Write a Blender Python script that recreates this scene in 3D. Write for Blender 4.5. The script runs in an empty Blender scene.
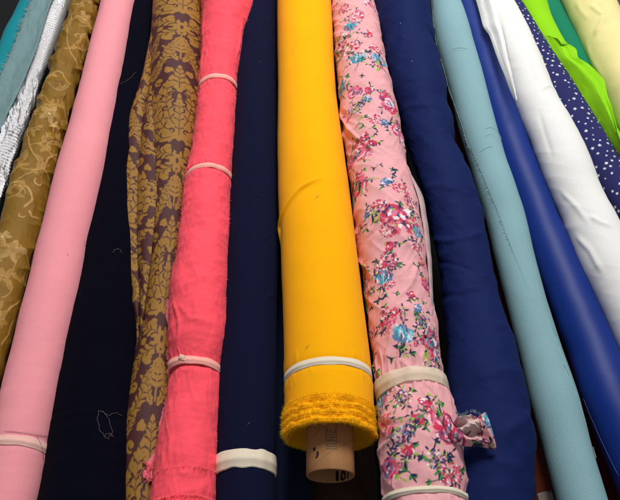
import bpy, math, random
import numpy as np
from mathutils import Vector
random.seed(7)
S = bpy.context.scene
COL = S.collection

# ------------------------------------------------------------------ camera model
FX, CX, CY, CAMZ = 660.0, 310.0, 250.0, 0.77
PITCH = math.radians(53.4)
CAM = np.array([0.0, 0.0, CAMZ])
cp, sp_ = math.cos(PITCH), math.sin(PITCH)

def ray(x, y):
    a = (np.asarray(x, float)-CX)/FX; b = (np.asarray(y, float)-CY)/FX
    a, b = np.broadcast_arrays(a, b)
    return np.stack([a, cp-b*sp_, -sp_-b*cp], -1)
def at(x, y, z):
    d = ray(x, y); t = (z-CAMZ)/d[..., 2]
    return CAM+d*t[..., None]
def project(P):
    q = P-CAM
    dep = q[..., 1]*cp-q[..., 2]*sp_
    up = q[..., 1]*sp_+q[..., 2]*cp
    return CX+FX*q[..., 0]/dep, CY-FX*up/dep
def nrm(a): return a/np.maximum(np.linalg.norm(a, axis=-1, keepdims=True), 1e-9)

# ------------------------------------------------------------------ noise
def vnoise(x, y, seed=0):
    rs = np.random.RandomState(seed); T = rs.rand(256, 256)
    x = np.asarray(x, float)+1000; y = np.asarray(y, float)+1000
    xi = np.floor(x).astype(int); yi = np.floor(y).astype(int)
    fx = x-xi; fy = y-yi
    fx = fx*fx*fx*(fx*(fx*6-15)+10); fy = fy*fy*fy*(fy*(fy*6-15)+10)
    a = T[xi % 256, yi % 256]; b = T[(xi+1) % 256, yi % 256]
    c = T[xi % 256, (yi+1) % 256]; d = T[(xi+1) % 256, (yi+1) % 256]
    return ((a*(1-fx)+b*fx)*(1-fy)+(c*(1-fx)+d*fx)*fy)*2-1
def fbm(x, y, seed=0, oct=4, gain=.5):
    s = 0; a = 1
    for k in range(oct):
        s = s+a*vnoise(x*2**k+k*7.3, y*2**k-k*3.1, seed+k); a *= gain
    return s
def ridge(x, y, seed=0, oct=3):
    s = 0; a = 1
    for k in range(oct):
        s = s+a*(1-np.abs(vnoise(x*2**k+k*5.3, y*2**k-k*2.1, seed+k))*2.2); a *= .5
    return s-.8
def lin(c):
    c = np.array(c, float)/255.0
    return np.where(c <= .04045, c/12.92, ((c+.055)/1.055)**2.4)

# ------------------------------------------------------------------ raster canvas (in metres on the cloth)
class Canvas:
    def __init__(s, u0, u1, v0, v1, res, bg):
        s.u0, s.v0, s.res = u0, v0, res
        s.nu = int((u1-u0)/res)+2; s.nv = int((v1-v0)/res)+2
        s.A = np.empty((s.nu, s.nv, len(bg))); s.A[:] = bg
    def _box(s, a, b, c, d):
        i0 = max(0, int((a-s.u0)/s.res)-1); i1 = min(s.nu, int((b-s.u0)/s.res)+3)
        j0 = max(0, int((c-s.v0)/s.res)-1); j1 = min(s.nv, int((d-s.v0)/s.res)+3)
        if i0 >= i1 or j0 >= j1: return None
        U = s.u0+np.arange(i0, i1)*s.res; V = s.v0+np.arange(j0, j1)*s.res
        return i0, i1, j0, j1, U[:, None], V[None, :]
    def _mix(s, bx, m, col, add=False):
        i0, i1, j0, j1 = bx[:4]; m = np.clip(m, 0, 1)[..., None]; col = np.array(col, float)
        if add: s.A[i0:i1, j0:j1] += m*col
        else: s.A[i0:i1, j0:j1] = s.A[i0:i1, j0:j1]*(1-m)+m*col
    def ell(s, x, y, a, b, rot, col, wob=0., soft=1., alpha=1.):
        r = max(a, b)*(1+wob)
        bx = s._box(x-r, x+r, y-r, y+r)
        if not bx: return
        du = bx[4]-x; dv = bx[5]-y; c, n = math.cos(rot), math.sin(rot)
        p = du*c+dv*n; q = -du*n+dv*c
        d = np.sqrt((p/a)**2+(q/b)**2)
        if wob:
            an = np.arctan2(q/b, p/a); ph = random.random()*6
            d = d/(1+wob*(.6*np.sin(3*an+ph)+.4*np.sin(5*an+2*ph)))
        s._mix(bx, alpha*np.clip((1-d)*min(a, b)/(s.res*soft)+.5, 0, 1), col)
    def leaf(s, x, y, L, w, rot, col, bend=0.):
        n = 7; t = np.linspace(0, 1, n)
        ang = rot+bend*(t-.0)
        px = x+np.concatenate([[0], np.cumsum(np.cos(ang[:-1])*L/(n-1))]); py = y+np.concatenate([[0], np.cumsum(np.sin(ang[:-1])*L/(n-1))])
        s.stroke(np.stack([px, py], 1), w*np.sin(np.pi*(t*.86+.1))**.8, col)
    def stroke(s, pts, w, col, alpha=1., add=False, gauss=False):
        pts = np.asarray(pts, float); n = len(pts)
        w = np.broadcast_to(np.asarray(w, float), (n,)) if np.ndim(w) == 0 or len(np.atleast_1d(w)) == n else np.linspace(w[0], w[-1], n)
        k = 2.5 if gauss else 1.
        W = w.max()*k+s.res
        bx = s._box(pts[:, 0].min()-W, pts[:, 0].max()+W, pts[:, 1].min()-W, pts[:, 1].max()+W)
        if not bx: return
        best = None
        for i in range(n-1):
            a = pts[i]; d = pts[i+1]-a; L = max(d@d, 1e-14)
            t = np.clip(((bx[4]-a[0])*d[0]+(bx[5]-a[1])*d[1])/L, 0, 1)
            dist = np.hypot(bx[4]-a[0]-t*d[0], bx[5]-a[1]-t*d[1]); ww = w[i]*(1-t)+w[i+1]*t
            tp = 1. if n < 3 else np.clip(np.sin(np.pi*np.clip((i+t)/(n-1), 0, 1))*1.6, 0, 1)
            m = tp*np.exp(-(dist/np.maximum(ww, 1e-6))**2) if gauss else np.clip((ww-dist)/s.res+.5, 0, 1)
            best = m if best is None else np.maximum(best, m)
        s._mix(bx, best*alpha, col, add)
    def poly(s, pts, col, alpha=1.):
        pts = np.asarray(pts, float)
        bx = s._box(pts[:, 0].min(), pts[:, 0].max(), pts[:, 1].min(), pts[:, 1].max())
        if not bx: return
        U, V = np.broadcast_arrays(bx[4], bx[5]); ins = np.zeros(U.shape, bool)
        n = len(pts)
        for i in range(n):
            x1, y1 = pts[i]; x2, y2 = pts[(i+1) % n]
            if y1 == y2: continue
            c = ((V > min(y1, y2)) & (V <= max(y1, y2)))
            ins ^= c & (U < (V-y1)*(x2-x1)/(y2-y1)+x1)
        s._mix(bx, ins*alpha, col)
    def sample(s, u, v):
        x = np.clip((u-s.u0)/s.res, 0, s.nu-1.001); y = np.clip((v-s.v0)/s.res, 0, s.nv-1.001)
        i = x.astype(int); j = y.astype(int); fx = (x-i)[..., None]; fy = (y-j)[..., None]
        A = s.A
        return (A[i, j]*(1-fx)+A[i+1, j]*fx)*(1-fy)+(A[i, j+1]*(1-fx)+A[i+1, j+1]*fx)*fy

# ------------------------------------------------------------------ materials
def material(name, color=(128,128,128), attr=False, rough=.85, sheen=.25, metal=0., weave=.0012, wbump=.25,
             mottle=.12, mscale=18., kind='plain', spec=.3, coat=0., stretch=(1,1,1), fleck=0., thin=0.):
    m = bpy.data.materials.new(name); m.use_nodes = True
    nt = m.node_tree; N = nt.nodes; L = nt.links
    bs = N['Principled BSDF']
    bs.inputs['Roughness'].default_value = rough; bs.inputs['Metallic'].default_value = metal
    bs.inputs['Specular IOR Level'].default_value = spec
    bs.inputs['Sheen Weight'].default_value = sheen*.25; bs.inputs['Sheen Roughness'].default_value = .5
    bs.inputs['Coat Weight'].default_value = coat; bs.inputs['Coat Roughness'].default_value = .25
    def mth(op, a, b=None, c=None):
        n = N.new('ShaderNodeMath'); n.operation = op
        for i, x in enumerate((a, b, c)):
            if x is None: continue
            if isinstance(x, (int, float)): n.inputs[i].default_value = x
            else: L.new(x, n.inputs[i])
        return n.outputs[0]
    uv = N.new('ShaderNodeAttribute'); uv.attribute_name = 'cloth_uv'
    sep = N.new('ShaderNodeSeparateXYZ'); L.new(uv.outputs['Vector'], sep.inputs[0])
    u, v = sep.outputs[0], sep.outputs[1]
    if attr:
        ca = N.new('ShaderNodeAttribute'); ca.attribute_name = 'print'; base = ca.outputs['Color']
    else:
        rgb = N.new('ShaderNodeRGB'); c = lin(color); rgb.outputs[0].default_value = (*c, 1); base = rgb.outputs[0]
    # mottling: a slight value variation of the dyed cloth
    mp = N.new('ShaderNodeMapping'); L.new(uv.outputs['Vector'], mp.inputs[0]); mp.inputs['Scale'].default_value = stretch
    no = N.new('ShaderNodeTexNoise'); no.inputs['Scale'].default_value = mscale; no.inputs['Detail'].default_value = 6
    L.new(mp.outputs[0], no.inputs['Vector'])
    fac = mth('MULTIPLY_ADD', no.outputs['Fac'], 2*mottle, 1-mottle)
    # thread-level texture
    nf = N.new('ShaderNodeTexNoise'); nf.inputs['Scale'].default_value = 900; nf.inputs['Detail'].default_value = 2
    L.new(uv.outputs['Vector'], nf.inputs['Vector'])
    if kind == 'herring':
        pp = mth('PINGPONG', u, .0075); w = mth('SINE', mth('MULTIPLY', mth('ADD', v, mth('MULTIPLY', pp, 1.)), 2*math.pi/.0031))
    elif kind == 'knit':
        w = mth('SINE', mth('MULTIPLY', u, 2*math.pi/weave))
    elif kind == 'rib':
        w = mth('MULTIPLY', mth('SINE', mth('MULTIPLY', v, 2*math.pi/weave)), 1.)
    else:
        w = mth('MULTIPLY', mth('SINE', mth('MULTIPLY', u, 2*math.pi/weave)), mth('SINE', mth('MULTIPLY', v, 2*math.pi/weave)))
    h = mth('ADD', mth('MULTIPLY', w, .5), mth('MULTIPLY', nf.outputs['Fac'], 1.2))
    bp = N.new('ShaderNodeBump'); bp.inputs['Strength'].default_value = wbump; bp.inputs['Distance'].default_value = .0006
    L.new(h, bp.inputs['Height']); L.new(bp.outputs[0], bs.inputs['Normal'])
    amt = {'herring': .075, 'knit': .05, 'rib': .04}.get(kind, .03)+fleck
    fac = mth('MULTIPLY', fac, mth('MULTIPLY_ADD', w, amt, 1.))
    fac = mth('MULTIPLY', fac, mth('MULTIPLY_ADD', nf.outputs['Fac'], .44+fleck*2, .78-fleck))
    vm = N.new('ShaderNodeVectorMath'); vm.operation = 'SCALE'; L.new(base, vm.inputs[0]); L.new(fac, vm.inputs['Scale'])
    L.new(vm.outputs[0], bs.inputs['Base Color'])
    if thin:      # single fibres let light through
        tl = N.new('ShaderNodeBsdfTranslucent'); L.new(vm.outputs[0], tl.inputs['Color']); mx = N.new('ShaderNodeMixShader'); mx.inputs[0].default_value = thin
        L.new(bs.outputs[0], mx.inputs[1]); L.new(tl.outputs[0], mx.inputs[2]); L.new(mx.outputs[0], N['Material Output'].inputs['Surface'])
    return m

# ------------------------------------------------------------------ meshes
def grid_mesh(name, P, mat, parent=None, uv=None, col=None, closed=False, flip=False, thick=0.):
    nv, nu = P.shape[:2]
    me = bpy.data.meshes.new(name)
    idx = np.arange(nv*nu).reshape(nv, nu)
    a = idx[:-1, :-1]; b = idx[:-1, 1:]; c = idx[1:, 1:]; d = idx[1:, :-1]
    if closed:
        a = idx[:-1]; b = np.roll(idx, -1, 1)[:-1]; c = np.roll(idx, -1, 1)[1:]; d = idx[1:]
    F = np.stack([a, b, c, d], -1).reshape(-1, 4)
    if flip: F = F[:, ::-1]
    me.vertices.add(nv*nu); me.vertices.foreach_set('co', P.astype(np.float32).ravel())
    me.loops.add(F.size); me.loops.foreach_set('vertex_index', F.astype(np.int32).ravel())
    me.polygons.add(len(F)); me.polygons.foreach_set('loop_start', (np.arange(len(F))*4).astype(np.int32))
    me.polygons.foreach_set('use_smooth', np.ones(len(F), bool))
    me.update(calc_edges=True)
    if uv is None:
        uv = np.stack([P[..., 0], P[..., 1]], -1)
    at3 = me.attributes.new('cloth_uv', 'FLOAT_VECTOR', 'POINT')
    at3.data.foreach_set('vector', np.concatenate([uv, np.zeros(uv.shape[:-1]+(1,))], -1).astype(np.float32).ravel())
    if col is not None:
        ca = me.color_attributes.new('print', 'FLOAT_COLOR', 'POINT')
        ca.data.foreach_set('color', np.concatenate([col, np.ones(col.shape[:-1]+(1,))], -1).astype(np.float32).ravel())
    me.materials.append(mat)
    o = bpy.data.objects.new(name, me); COL.objects.link(o)
    if parent is not None: o.parent = parent
    if thick:
        sd = o.modifiers.new('thickness', 'SOLIDIFY'); sd.thickness = thick; sd.offset = -1
    return o
def face_mesh(name, V, F, mat, parent=None, smooth=False):
    me = bpy.data.meshes.new(name); me.from_pydata([tuple(map(float, p)) for p in V], [], F); me.update()
    if smooth: me.polygons.foreach_set('use_smooth', np.ones(len(me.polygons), bool))
    at3 = me.attributes.new('cloth_uv', 'FLOAT_VECTOR', 'POINT')
    at3.data.foreach_set('vector', np.array(V, dtype=np.float32).ravel())
    me.materials.append(mat); o = bpy.data.objects.new(name, me); COL.objects.link(o)
    if parent is not None: o.parent = parent
    return o

def root(name, label, cat='fabric bolt', group='bolts of fabric laid side by side'):
    o = bpy.data.objects.new(name, None); COL.objects.link(o); o.empty_display_size = .05
    o['label'] = label; o['category'] = cat
    if group: o['group'] = group
    return o

def interp(tab, rows, k):
    t = np.array(sorted(tab)); r = t[:, 0]; x = t[:, k]
    y = np.interp(rows, r, x)
    s0 = (x[1]-x[0])/(r[1]-r[0]); s1 = (x[-1]-x[-2])/(r[-1]-r[-2])
    y = np.where(rows < r[0], x[0]+s0*(rows-r[0]), y); y = np.where(rows > r[-1], x[-1]+s1*(rows-r[-1]), y)
    return y
def smooth(a, n):
    if n < 1: return a
    k = np.hanning(2*n+3); k /= k.sum(); m = len(k)//2
    pad = np.concatenate([2*a[:1]-a[m:0:-1], a, 2*a[-1:]-a[-2:-m-2:-1]])
    if a.ndim == 1: return np.convolve(pad, k, 'valid')
    return np.stack([np.convolve(pad[:, i], k, 'valid') for i in range(a.shape[1])], 1)

CARD = None
class Bolt:
    def __init__(s, root, edges, zb=0., row_end=None, y_end=.10, y_far=1.42, sm=6, row_top=-25):
        s.root = root
        hi = row_end if row_end is not None else 520
        rows = np.linspace(row_top, hi, 260)
        xl = smooth(interp(edges, rows, 1), sm); xr = smooth(interp(edges, rows, 2), sm)
        dl, dr = ray(xl, rows), ray(xr, rows)
        r = np.full(rows.shape, .04); C = at((xl+xr)/2, rows, .04+zb)
        for _ in range(6):
            T = smooth(nrm(np.gradient(C, axis=0)), 12); T = nrm(T)*-1     # rows go towards camera, T points away
            nl = nrm(np.cross(dl, T)); nr = nrm(np.cross(dr, T))
            dm = dl/np.linalg.norm(np.cross(dl, T), axis=1)[:, None]+dr/np.linalg.norm(np.cross(dr, T), axis=1)[:, None]
            t = (zb+r-CAMZ)/dm[:, 2]; C = CAM+dm*t[:, None]
            r = np.abs((nl*(C-CAM)).sum(1))
        C = C[::-1]; r = r[::-1]                                             # near -> far
        rs = smooth(r, 10); C[:, 2] = zb+rs
        def ext(C, r, yto, end):
            if end == 0:
                d = C[0]-C[12]; d[2] = 0; L = (yto-C[0, 1])/d[1]
                if L <= 0: return C, r
                n = max(2, int(abs(yto-C[0, 1])/.004)); k = np.linspace(L, 0, n, endpoint=False)[:, None]
                return np.concatenate([C[0]+d*k, C]), np.concatenate([np.full(n, r[0]), r])
            d = C[-1]-C[-13]; d[2] = 0; L = (yto-C[-1, 1])/d[1]
            n = max(2, int(abs(yto-C[-1, 1])/.004)); k = np.linspace(0, L, n+1)[1:][:, None]
            return np.concatenate([C, C[-1]+d*k]), np.concatenate([r, np.full(n, r[-1])])
        if row_end is None: C, r = ext(C, r, y_end, 0)
        C, r = ext(C, r, y_far, 1)
        s.L = np.concatenate([[0], np.cumsum(np.linalg.norm(np.diff(C, axis=0), axis=1))])
        s.C0, s.r0 = C, r; s.rbar = float(np.mean(r))
        s.H = None; s.marks = []
        # coarse base grid for picture -> cloth lookup
        v = np.arange(0, s.L[-1], .002); th = np.linspace(-1.75, 1.75, 161)
        P, Nn = s.base(v, th)
        px, py = project(P); face = ((P-CAM)*Nn).sum(-1) < 0
        s._px = np.where(face, px, 1e6); s._py = py; s._v = v; s._th = th
    def base(s, v, th, R=None):
        C = np.stack([np.interp(v, s.L, s.C0[:, i]) for i in range(3)], 1); r = np.interp(v, s.L, s.r0)
        T = np.gradient(C, v, axis=0); T = smooth(nrm(T), min(20, len(v)//6)) if len(v) > 40 else nrm(T)
        T = nrm(T); Sd = nrm(np.cross(T, [0, 0, 1.])); Nn = np.cross(Sd, T)
        d = np.sin(th)[None, :, None]*Sd[:, None]+np.cos(th)[None, :, None]*Nn[:, None]
        if R is None: R = np.broadcast_to(r[:, None], (len(v), len(th)))
        return C[:, None]+R[..., None]*d, d
    def uv(s, x, y):
        d = (s._px-x)**2+(s._py-y)**2; k = np.unravel_index(np.argmin(d), d.shape)
        return s._th[k[1]]*s.rbar, s._v[k[0]]
    def uvs(s, pts): return np.array([s.uv(*p) for p in pts])
    def heights(s, res=.001):
        s.H = Canvas(-math.pi*s.rbar, math.pi*s.rbar, 0, s.L[-1], res, [0.]); return s.H
    def hfun(s, th, v):
        U = (th[None, :]*s.rbar)+0*v[:, None]; V = v[:, None]+0*U
        h = np.zeros(U.shape)
        # wrinkle function evaluated on a cylinder-safe domain (cos/sin keeps the seam closed below)
        if s.wr is not None: h = h+s.wr(U, V)*np.clip((math.pi-np.abs(th))/.6, 0, 1)[None, :]
        if s.H is not None: h = h+s.H.sample(U, V)[..., 0]
        return h
    def build(s, mat, name='fabric_roll', dv=.0022, nth=130, wr=None, canvas=None, core=.0, core_out=.0, cmat=None, endcol=None, endsag=.35):
        s.wr = wr
        th = np.concatenate([np.linspace(-1.8, 1.8, nth), np.linspace(1.8, 2*math.pi-1.8, 26)[1:-1]])
        thw = (th+math.pi) % (2*math.pi)-math.pi
        dense_end = np.interp(-25, [0, 1], [0, 1])
        vmax = s.L[-1]; yfar = 1.13
        vs = np.interp(yfar, s.C0[:, 1], s.L)
        v = np.concatenate([np.arange(0, vs, dv), np.linspace(vs, vmax, 40)])
        r = np.interp(v, s.L, s.r0)
        order = np.argsort(thw); 
        R = r[:, None]+s.hfun(thw, v)
        s.Rfun_v = v; s.Rfun_th = thw[order]; s.R = R[:, order]
        P, D = s.base(v, thw, R)
        UV = np.stack([thw[None, :]*s.rbar+0*v[:, None], v[:, None]+0*thw[None, :]], -1)
        # rounded rim and rolled end layers at both ends
        rc = max(core, .012)
        def cap(P, sign, Cc):
            out = []; K = 26
            for i in range(1, K+1):
                f = i/K; rad = 1-(1-rc/s.rbar*.98)*f
                out.append(Cc+(P-Cc)*rad)
            return np.array(out)
        C0 = P[0].mean(0); C1 = P[-1].mean(0)
        Td = nrm(s.C0[3]-s.C0[0]); A = cap(P[0], -1, C0); B = cap(P[-1], 1, C1)
        K = len(A); f = np.arange(1, K+1)/K
        spiral = (f[:, None]*K*.5+thw[None, :]/(2*math.pi))
        off = -.0022*np.sin(2*math.pi*spiral)*np.clip(f*6, 0, 1)[:, None]+s.rbar*endsag*f[:, None]**.8*.5-.004*np.sin(math.pi*np.clip(f*5, 0, 1))[:, None]
        A = A+Td*off[..., None]; B = B-Td*off[..., None]*.6
        uvA = np.stack([thw[None, :]*s.rbar*(1-f[:, None]), -f[:, None]*s.rbar+0*thw[None, :]], -1)
        uvB = uvA+np.array([0, vmax+s.rbar*0])
        Pf = np.concatenate([A[::-1], P, B]); UVf = np.concatenate([uvA[::-1], UV, uvB])
        col = canvas.sample(UVf[..., 0], UVf[..., 1])[..., :3] if canvas is not None else None
        o = grid_mesh(name, Pf, mat, s.root, UVf, col, closed=True)
        s.obj = o
        if core:
            s.tube('cardboard_core', core, core-.003, -core_out, .14, cmat or CARD)
            s.tube('cardboard_core', core, core-.003, s.L[-1]-.12, s.L[-1]+.012, cmat or CARD)
        return o
    def tube(s, name, ro, ri, va, vb, mat, n=64):
        if va < .5: P0 = s.C0[0]; Td = nrm(s.C0[4]-s.C0[0]); off = 0
        else: P0 = s.C0[-1]; Td = nrm(s.C0[-1]-s.C0[-5]); off = s.L[-1]
        Sd = nrm(np.cross(Td, [0, 0, 1.])); Nn = np.cross(Sd, Td)
        th = np.linspace(0, 2*math.pi, n, endpoint=False)
        d = np.sin(th)[:, None]*Sd+np.cos(th)[:, None]*Nn
        b = .0006; prof = [(vb, ri), (va+b, ri), (va, ri+b), (va, ro-b), (va+b, ro)]+[(va+b+(vb-va-b)*k/10, ro) for k in range(1, 11)]+[(vb, ri)]
        P = np.array([P0+Td*(vv-off)+d*rr for vv, rr in prof])
        uv = np.stack([np.broadcast_to(th*ro, (len(prof), n)), np.array([[p[0]] for p in prof])+0*th[None]], -1)
        return grid_mesh(name, P, mat, s.root, uv, closed=True)
    def rad(s, th, v, smoothn=0):
        i = np.clip(np.searchsorted(s.Rfun_v, v), 0, len(s.Rfun_v)-1)
        th = (th+math.pi) % (2*math.pi)-math.pi
        j = np.clip(np.searchsorted(s.Rfun_th, th), 0, len(s.Rfun_th)-1)
        return s.R[i, j]
    def pt(s, th, v, off=0.):
        """points on the finished surface, th and v arrays of one length"""
        C = np.stack([np.interp(v, s.L, s.C0[:, i]) for i in range(3)], 1)
        e = .004; C2 = np.stack([np.interp(v+e, s.L, s.C0[:, i]) for i in range(3)], 1)
        C1 = np.stack([np.interp(v-e, s.L, s.C0[:, i]) for i in range(3)], 1)
        T = nrm(C2-C1); Sd = nrm(np.cross(T, [0, 0, 1.])); Nn = np.cross(Sd, T)
        return C+(s.rad(th, v)+off)[:, None]*(np.sin(th)[:, None]*Sd+np.cos(th)[:, None]*Nn)
    def band(s, x, y, width, mat, tilt=0., name='elastic_band', th0=0., up=.0011, wav=.0, twist=None, canvas=None):
        _, v0 = s.uv(x, y); n = 220
        th = np.linspace(-math.pi, math.pi, n, endpoint=False)
        vc = v0+tilt*np.sin(th)*s.rbar+wav*vnoise(th*1.5, th*0, 5)*.5
        rr = np.max([s.rad(th, vc+k*width) for k in (-.5, -.3, -.1, .1, .3, .5)], 0); rr = np.max([np.roll(rr, k) for k in range(-6, 7, 2)], 0); rr = smooth(np.concatenate([rr, rr, rr]), 5)[n:2*n]
        prof = [(-.5, -.0015), (-.5, up*.3), (-.44, up*.85), (-.14, up*.9), (-.12, up*1.25), (.12, up*1.25), (.14, up*.9), (.44, up*.85), (.5, up*.3), (.5, -.0015)]
        C = []; UV = []
        for a, b in prof:
            vv = vc+a*width*(1+.12*vnoise(th*3, th*0+a, 9))
            P = s._at(th, vv, rr+b); C.append(P); UV.append(np.stack([th*s.rbar, vv], -1))
        return grid_mesh(name, np.array(C), mat, s.root, np.array(UV), closed=True)
    def _at(s, th, v, R):
        C = np.stack([np.interp(v, s.L, s.C0[:, i]) for i in range(3)], 1)
        Ta = s.C0[-1]-s.C0[0]
        e = .01; T = nrm(np.stack([np.interp(v+e, s.L, s.C0[:, i])-np.interp(v-e, s.L, s.C0[:, i]) for i in range(3)], 1))
        Sd = nrm(np.cross(T, [0, 0, 1.])); Nn = np.cross(Sd, T)
        return C+R[:, None]*(np.sin(th)[:, None]*Sd+np.cos(th)[:, None]*Nn)

def tube_mesh(name, paths, rad, mat, parent, n=5):
    for pth in paths:
        V = []; F = []
        pth = np.asarray(pth); T = nrm(np.gradient(pth, axis=0))
        ref = np.array([.3, .2, .93]); A = nrm(np.cross(T, ref)); B = np.cross(T, A); b0 = len(V)
        for i in range(len(pth)):
            rr = rad*(1 if 0 < i < len(pth)-1 else .4)
            for k in range(n):
                a = 2*math.pi*k/n; V.append(pth[i]+rr*(math.cos(a)*A[i]+math.sin(a)*B[i]))
        for i in range(len(pth)-1):
            for k in range(n):
                F.append((b0+i*n+k, b0+i*n+(k+1) % n, b0+(i+1)*n+(k+1) % n, b0+(i+1)*n+k))
        face_mesh(name, V, F, mat, parent, True)

def fray(name, base, outdir, length, mat, parent, count, wid=.00035, curl=.6, seed=1, lift=.3):
    """fine loose fibres standing along a line of points; outdir = direction per point"""
    rs = np.random.RandomState(seed); V = []; F = []; n = len(base)
    for _ in range(count):
        t = rs.rand()*(n-1); i = int(t); f = t-i
        p = base[i]*(1-f)+base[min(i+1, n-1)]*f; d = outdir[i]
        Ln = length*(.35+.9*rs.rand()); q = rs.randn(3); q -= d*(q@d); q = q/np.linalg.norm(q)
        side = nrm(np.cross(d, rs.randn(3))); b0 = len(V); K = 5
        for k in range(K):
            s_ = k/(K-1); c = p+d*Ln*(s_-.25*curl*s_*s_)+q*Ln*curl*s_*s_*.8; w = wid*(1-.7*s_)
            V.append(c-side*w); V.append(c+side*w)
        for k in range(K-1): F.append((b0+2*k, b0+2*k+1, b0+2*k+3, b0+2*k+2))
    o = face_mesh(name, V, F, mat, parent, True); o['kind'] = 'stuff'; return o

def catmull(p, n):
    p = np.asarray(p, float); q = np.concatenate([[2*p[0]-p[1]], p, [2*p[-1]-p[-2]]]); t = np.linspace(0, len(p)-1.0001, n); i = t.astype(int); f = (t-i)[:, None]
    a, b, c, d = q[i], q[i+1], q[i+2], q[i+3]
    return .5*(2*b+(c-a)*f+(2*a-5*b+4*c-d)*f**2+(3*b-a-3*c+d)*f**3)
def rsmp(p, n):
    p = np.asarray(p, float); L = np.concatenate([[0], np.cumsum(np.hypot(*np.diff(p[:, :2], axis=0).T))])
    t = np.linspace(0, L[-1], n)
    q = np.stack([np.interp(t, L, p[:, i]) for i in range(p.shape[1])], 1)
    return smooth(q, max(1, n//40))
def sheet(name, A, B, nu, nv, mat, parent, bulge=None, thick=.0009, col=None, uvo=(0, 0), canvas=None, rag=0., seed=3):
    """loose piece of cloth between two edge lines; each line is a list of (picture x, picture y, height)"""
    A = rsmp(A, nv); B = rsmp(B, nv)
    if rag:
        A[:, 0] += rag*vnoise(np.arange(nv)*.35, np.zeros(nv), seed); 
    PA = at(A[:, 0], A[:, 1], A[:, 2]); PB = at(B[:, 0], B[:, 1], B[:, 2])
    s = np.linspace(0, 1, nu)[None, :]; t = np.linspace(0, 1, nv)[:, None]
    P = PA[:, None]*(1-s[..., None])+PB[:, None]*s[..., None]
    if bulge is not None: P[..., 2] += bulge(s+0*t, t+0*s)
    w = np.linalg.norm(PB-PA, axis=1)
    L = np.concatenate([[0], np.cumsum(np.linalg.norm(np.diff((PA+PB)/2, axis=0), axis=1))])
    UV = np.stack([s*w[:, None]+uvo[0], L[:, None]*-1+0*s+uvo[1]], -1)
    c = canvas.sample(UV[..., 0], UV[..., 1])[..., :3] if canvas is not None else None
    n = np.cross(P[0, -1]-P[0, 0], P[-1, 0]-P[0, 0])
    return grid_mesh(name, P, mat, parent, UV, c, flip=bool(n[2] < 0), thick=thick)

# ================================================================== SETTING
CARD = material('cardboard', (168, 120, 76), rough=.85, sheen=0, mottle=.28, mscale=60, wbump=.15, stretch=(1, .2, 1))
dark = material('dark_board', (18, 14, 17), rough=.8, sheen=0, mottle=.4, mscale=8, wbump=.2)
t = face_mesh('table', [(-2.5, -.6, -.13), (2.5, -.6, -.13), (2.5, 3, -.13), (-2.5, 3, -.13), (-2.5, -.6, -.17), (2.5, -.6, -.17), (2.5, 3, -.17), (-2.5, 3, -.17)],
              [(0, 1, 2, 3), (4, 7, 6, 5), (0, 4, 5, 1), (1, 5, 6, 2), (2, 6, 7, 3), (3, 7, 4, 0)], dark); t['kind'] = 'structure'

BAND = material('cream_elastic', (228, 214, 190), rough=.8, sheen=.2, kind='rib', weave=.0011, wbump=.4, mottle=.08, mscale=60)
BANDP = material('pale_pink_tape', (252, 172, 158), rough=.7, sheen=.2, kind='rib', weave=.0011, wbump=.3, mottle=.06, mscale=60)
THREAD = material('lint_thread', (112, 98, 98), rough=.9, sheen=0, mottle=.05)

# ================================================================== LEFT GROUP
b = root('fabric_bolt', 'teal fabric bolt at the far top left, under a grey sheer flap')
B = Bolt(b, [(-40, 38, 74), (0, 18, 56), (12, 13, 51), (25, 7, 46), (32, 3, 42), (60, -7, 30), (120, -38, 5)], zb=-.02, row_end=190)
B.build(material('teal_cotton', (0, 132, 142), sheen=.1), wr=lambda u, v: .0015*fbm(u*8, v*6, 2), core=.02)

b = root('fabric_bolt', 'crinkled metallic silver fabric bolt with a grey sheer flap, beside the teal one')
B = Bolt(b, [(-40, 58, 84), (0, 46, 72), (30, 36, 62), (50, 30, 54), (80, 20, 43), (120, 4, 30), (160, -12, 15), (205, -32, 1), (260, -60, -18)], zb=.0, row_end=330)
def sil(u, v):
    rib = np.sin(v*2*math.pi/.0062+3*fbm(u*20, v*9, 8, 2))
    return .0007*rib*np.clip(.6+fbm(u*12, v*8, 3, 2), .1, 1.3)+.0030*ridge(u*50, v*26+u*20, 11)*np.clip(.55-fbm(u*9, v*5, 21, 2), 0, 1)
B.build(material('silver_lame', (222, 220, 222), rough=.32, sheen=0, metal=.6, spec=.9, wbump=.5, mottle=.12, mscale=90), wr=sil, dv=.0011, nth=150, core=.015)
sheer = material('grey_sheer_backing', (112, 140, 142), rough=.7, sheen=.3, mottle=.1, mscale=30)
lef = [(48, -40, .045), (39, -20, .045), (31, 0, .046), (25, 14, .047), (20, 27, .046), (14, 45, .046), (8, 58, .045), (1, 74, .044), (-12, 100, .04), (-30, 140, .03)]
rig = [(68, -40, .05), (60, -20, .05), (52, 0, .05), (47, 14, .05), (43, 27, .05), (38, 45, .048), (33, 58, .048), (26, 74, .046), (15, 100, .04), (-5, 140, .03)]
sh = sheet('sheer_flap', lef, rig, 40, 260, sheer, b, bulge=lambda s, t: .003*np.sin(s*5+t*3)*s*(1-s)*3+.0012*fbm(s*3, t*12, 4), rag=1.2)
edge = at(*[np.array([p[i] for p in rsmp(lef, 90)]) for i in range(3)])
fray('frayed_edge', edge, np.tile(nrm(np.array([-.9, -.15, .25])), (90, 1)), .007, material('grey_fibre', (165, 160, 150), rough=.9), b, 420, seed=5)

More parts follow.
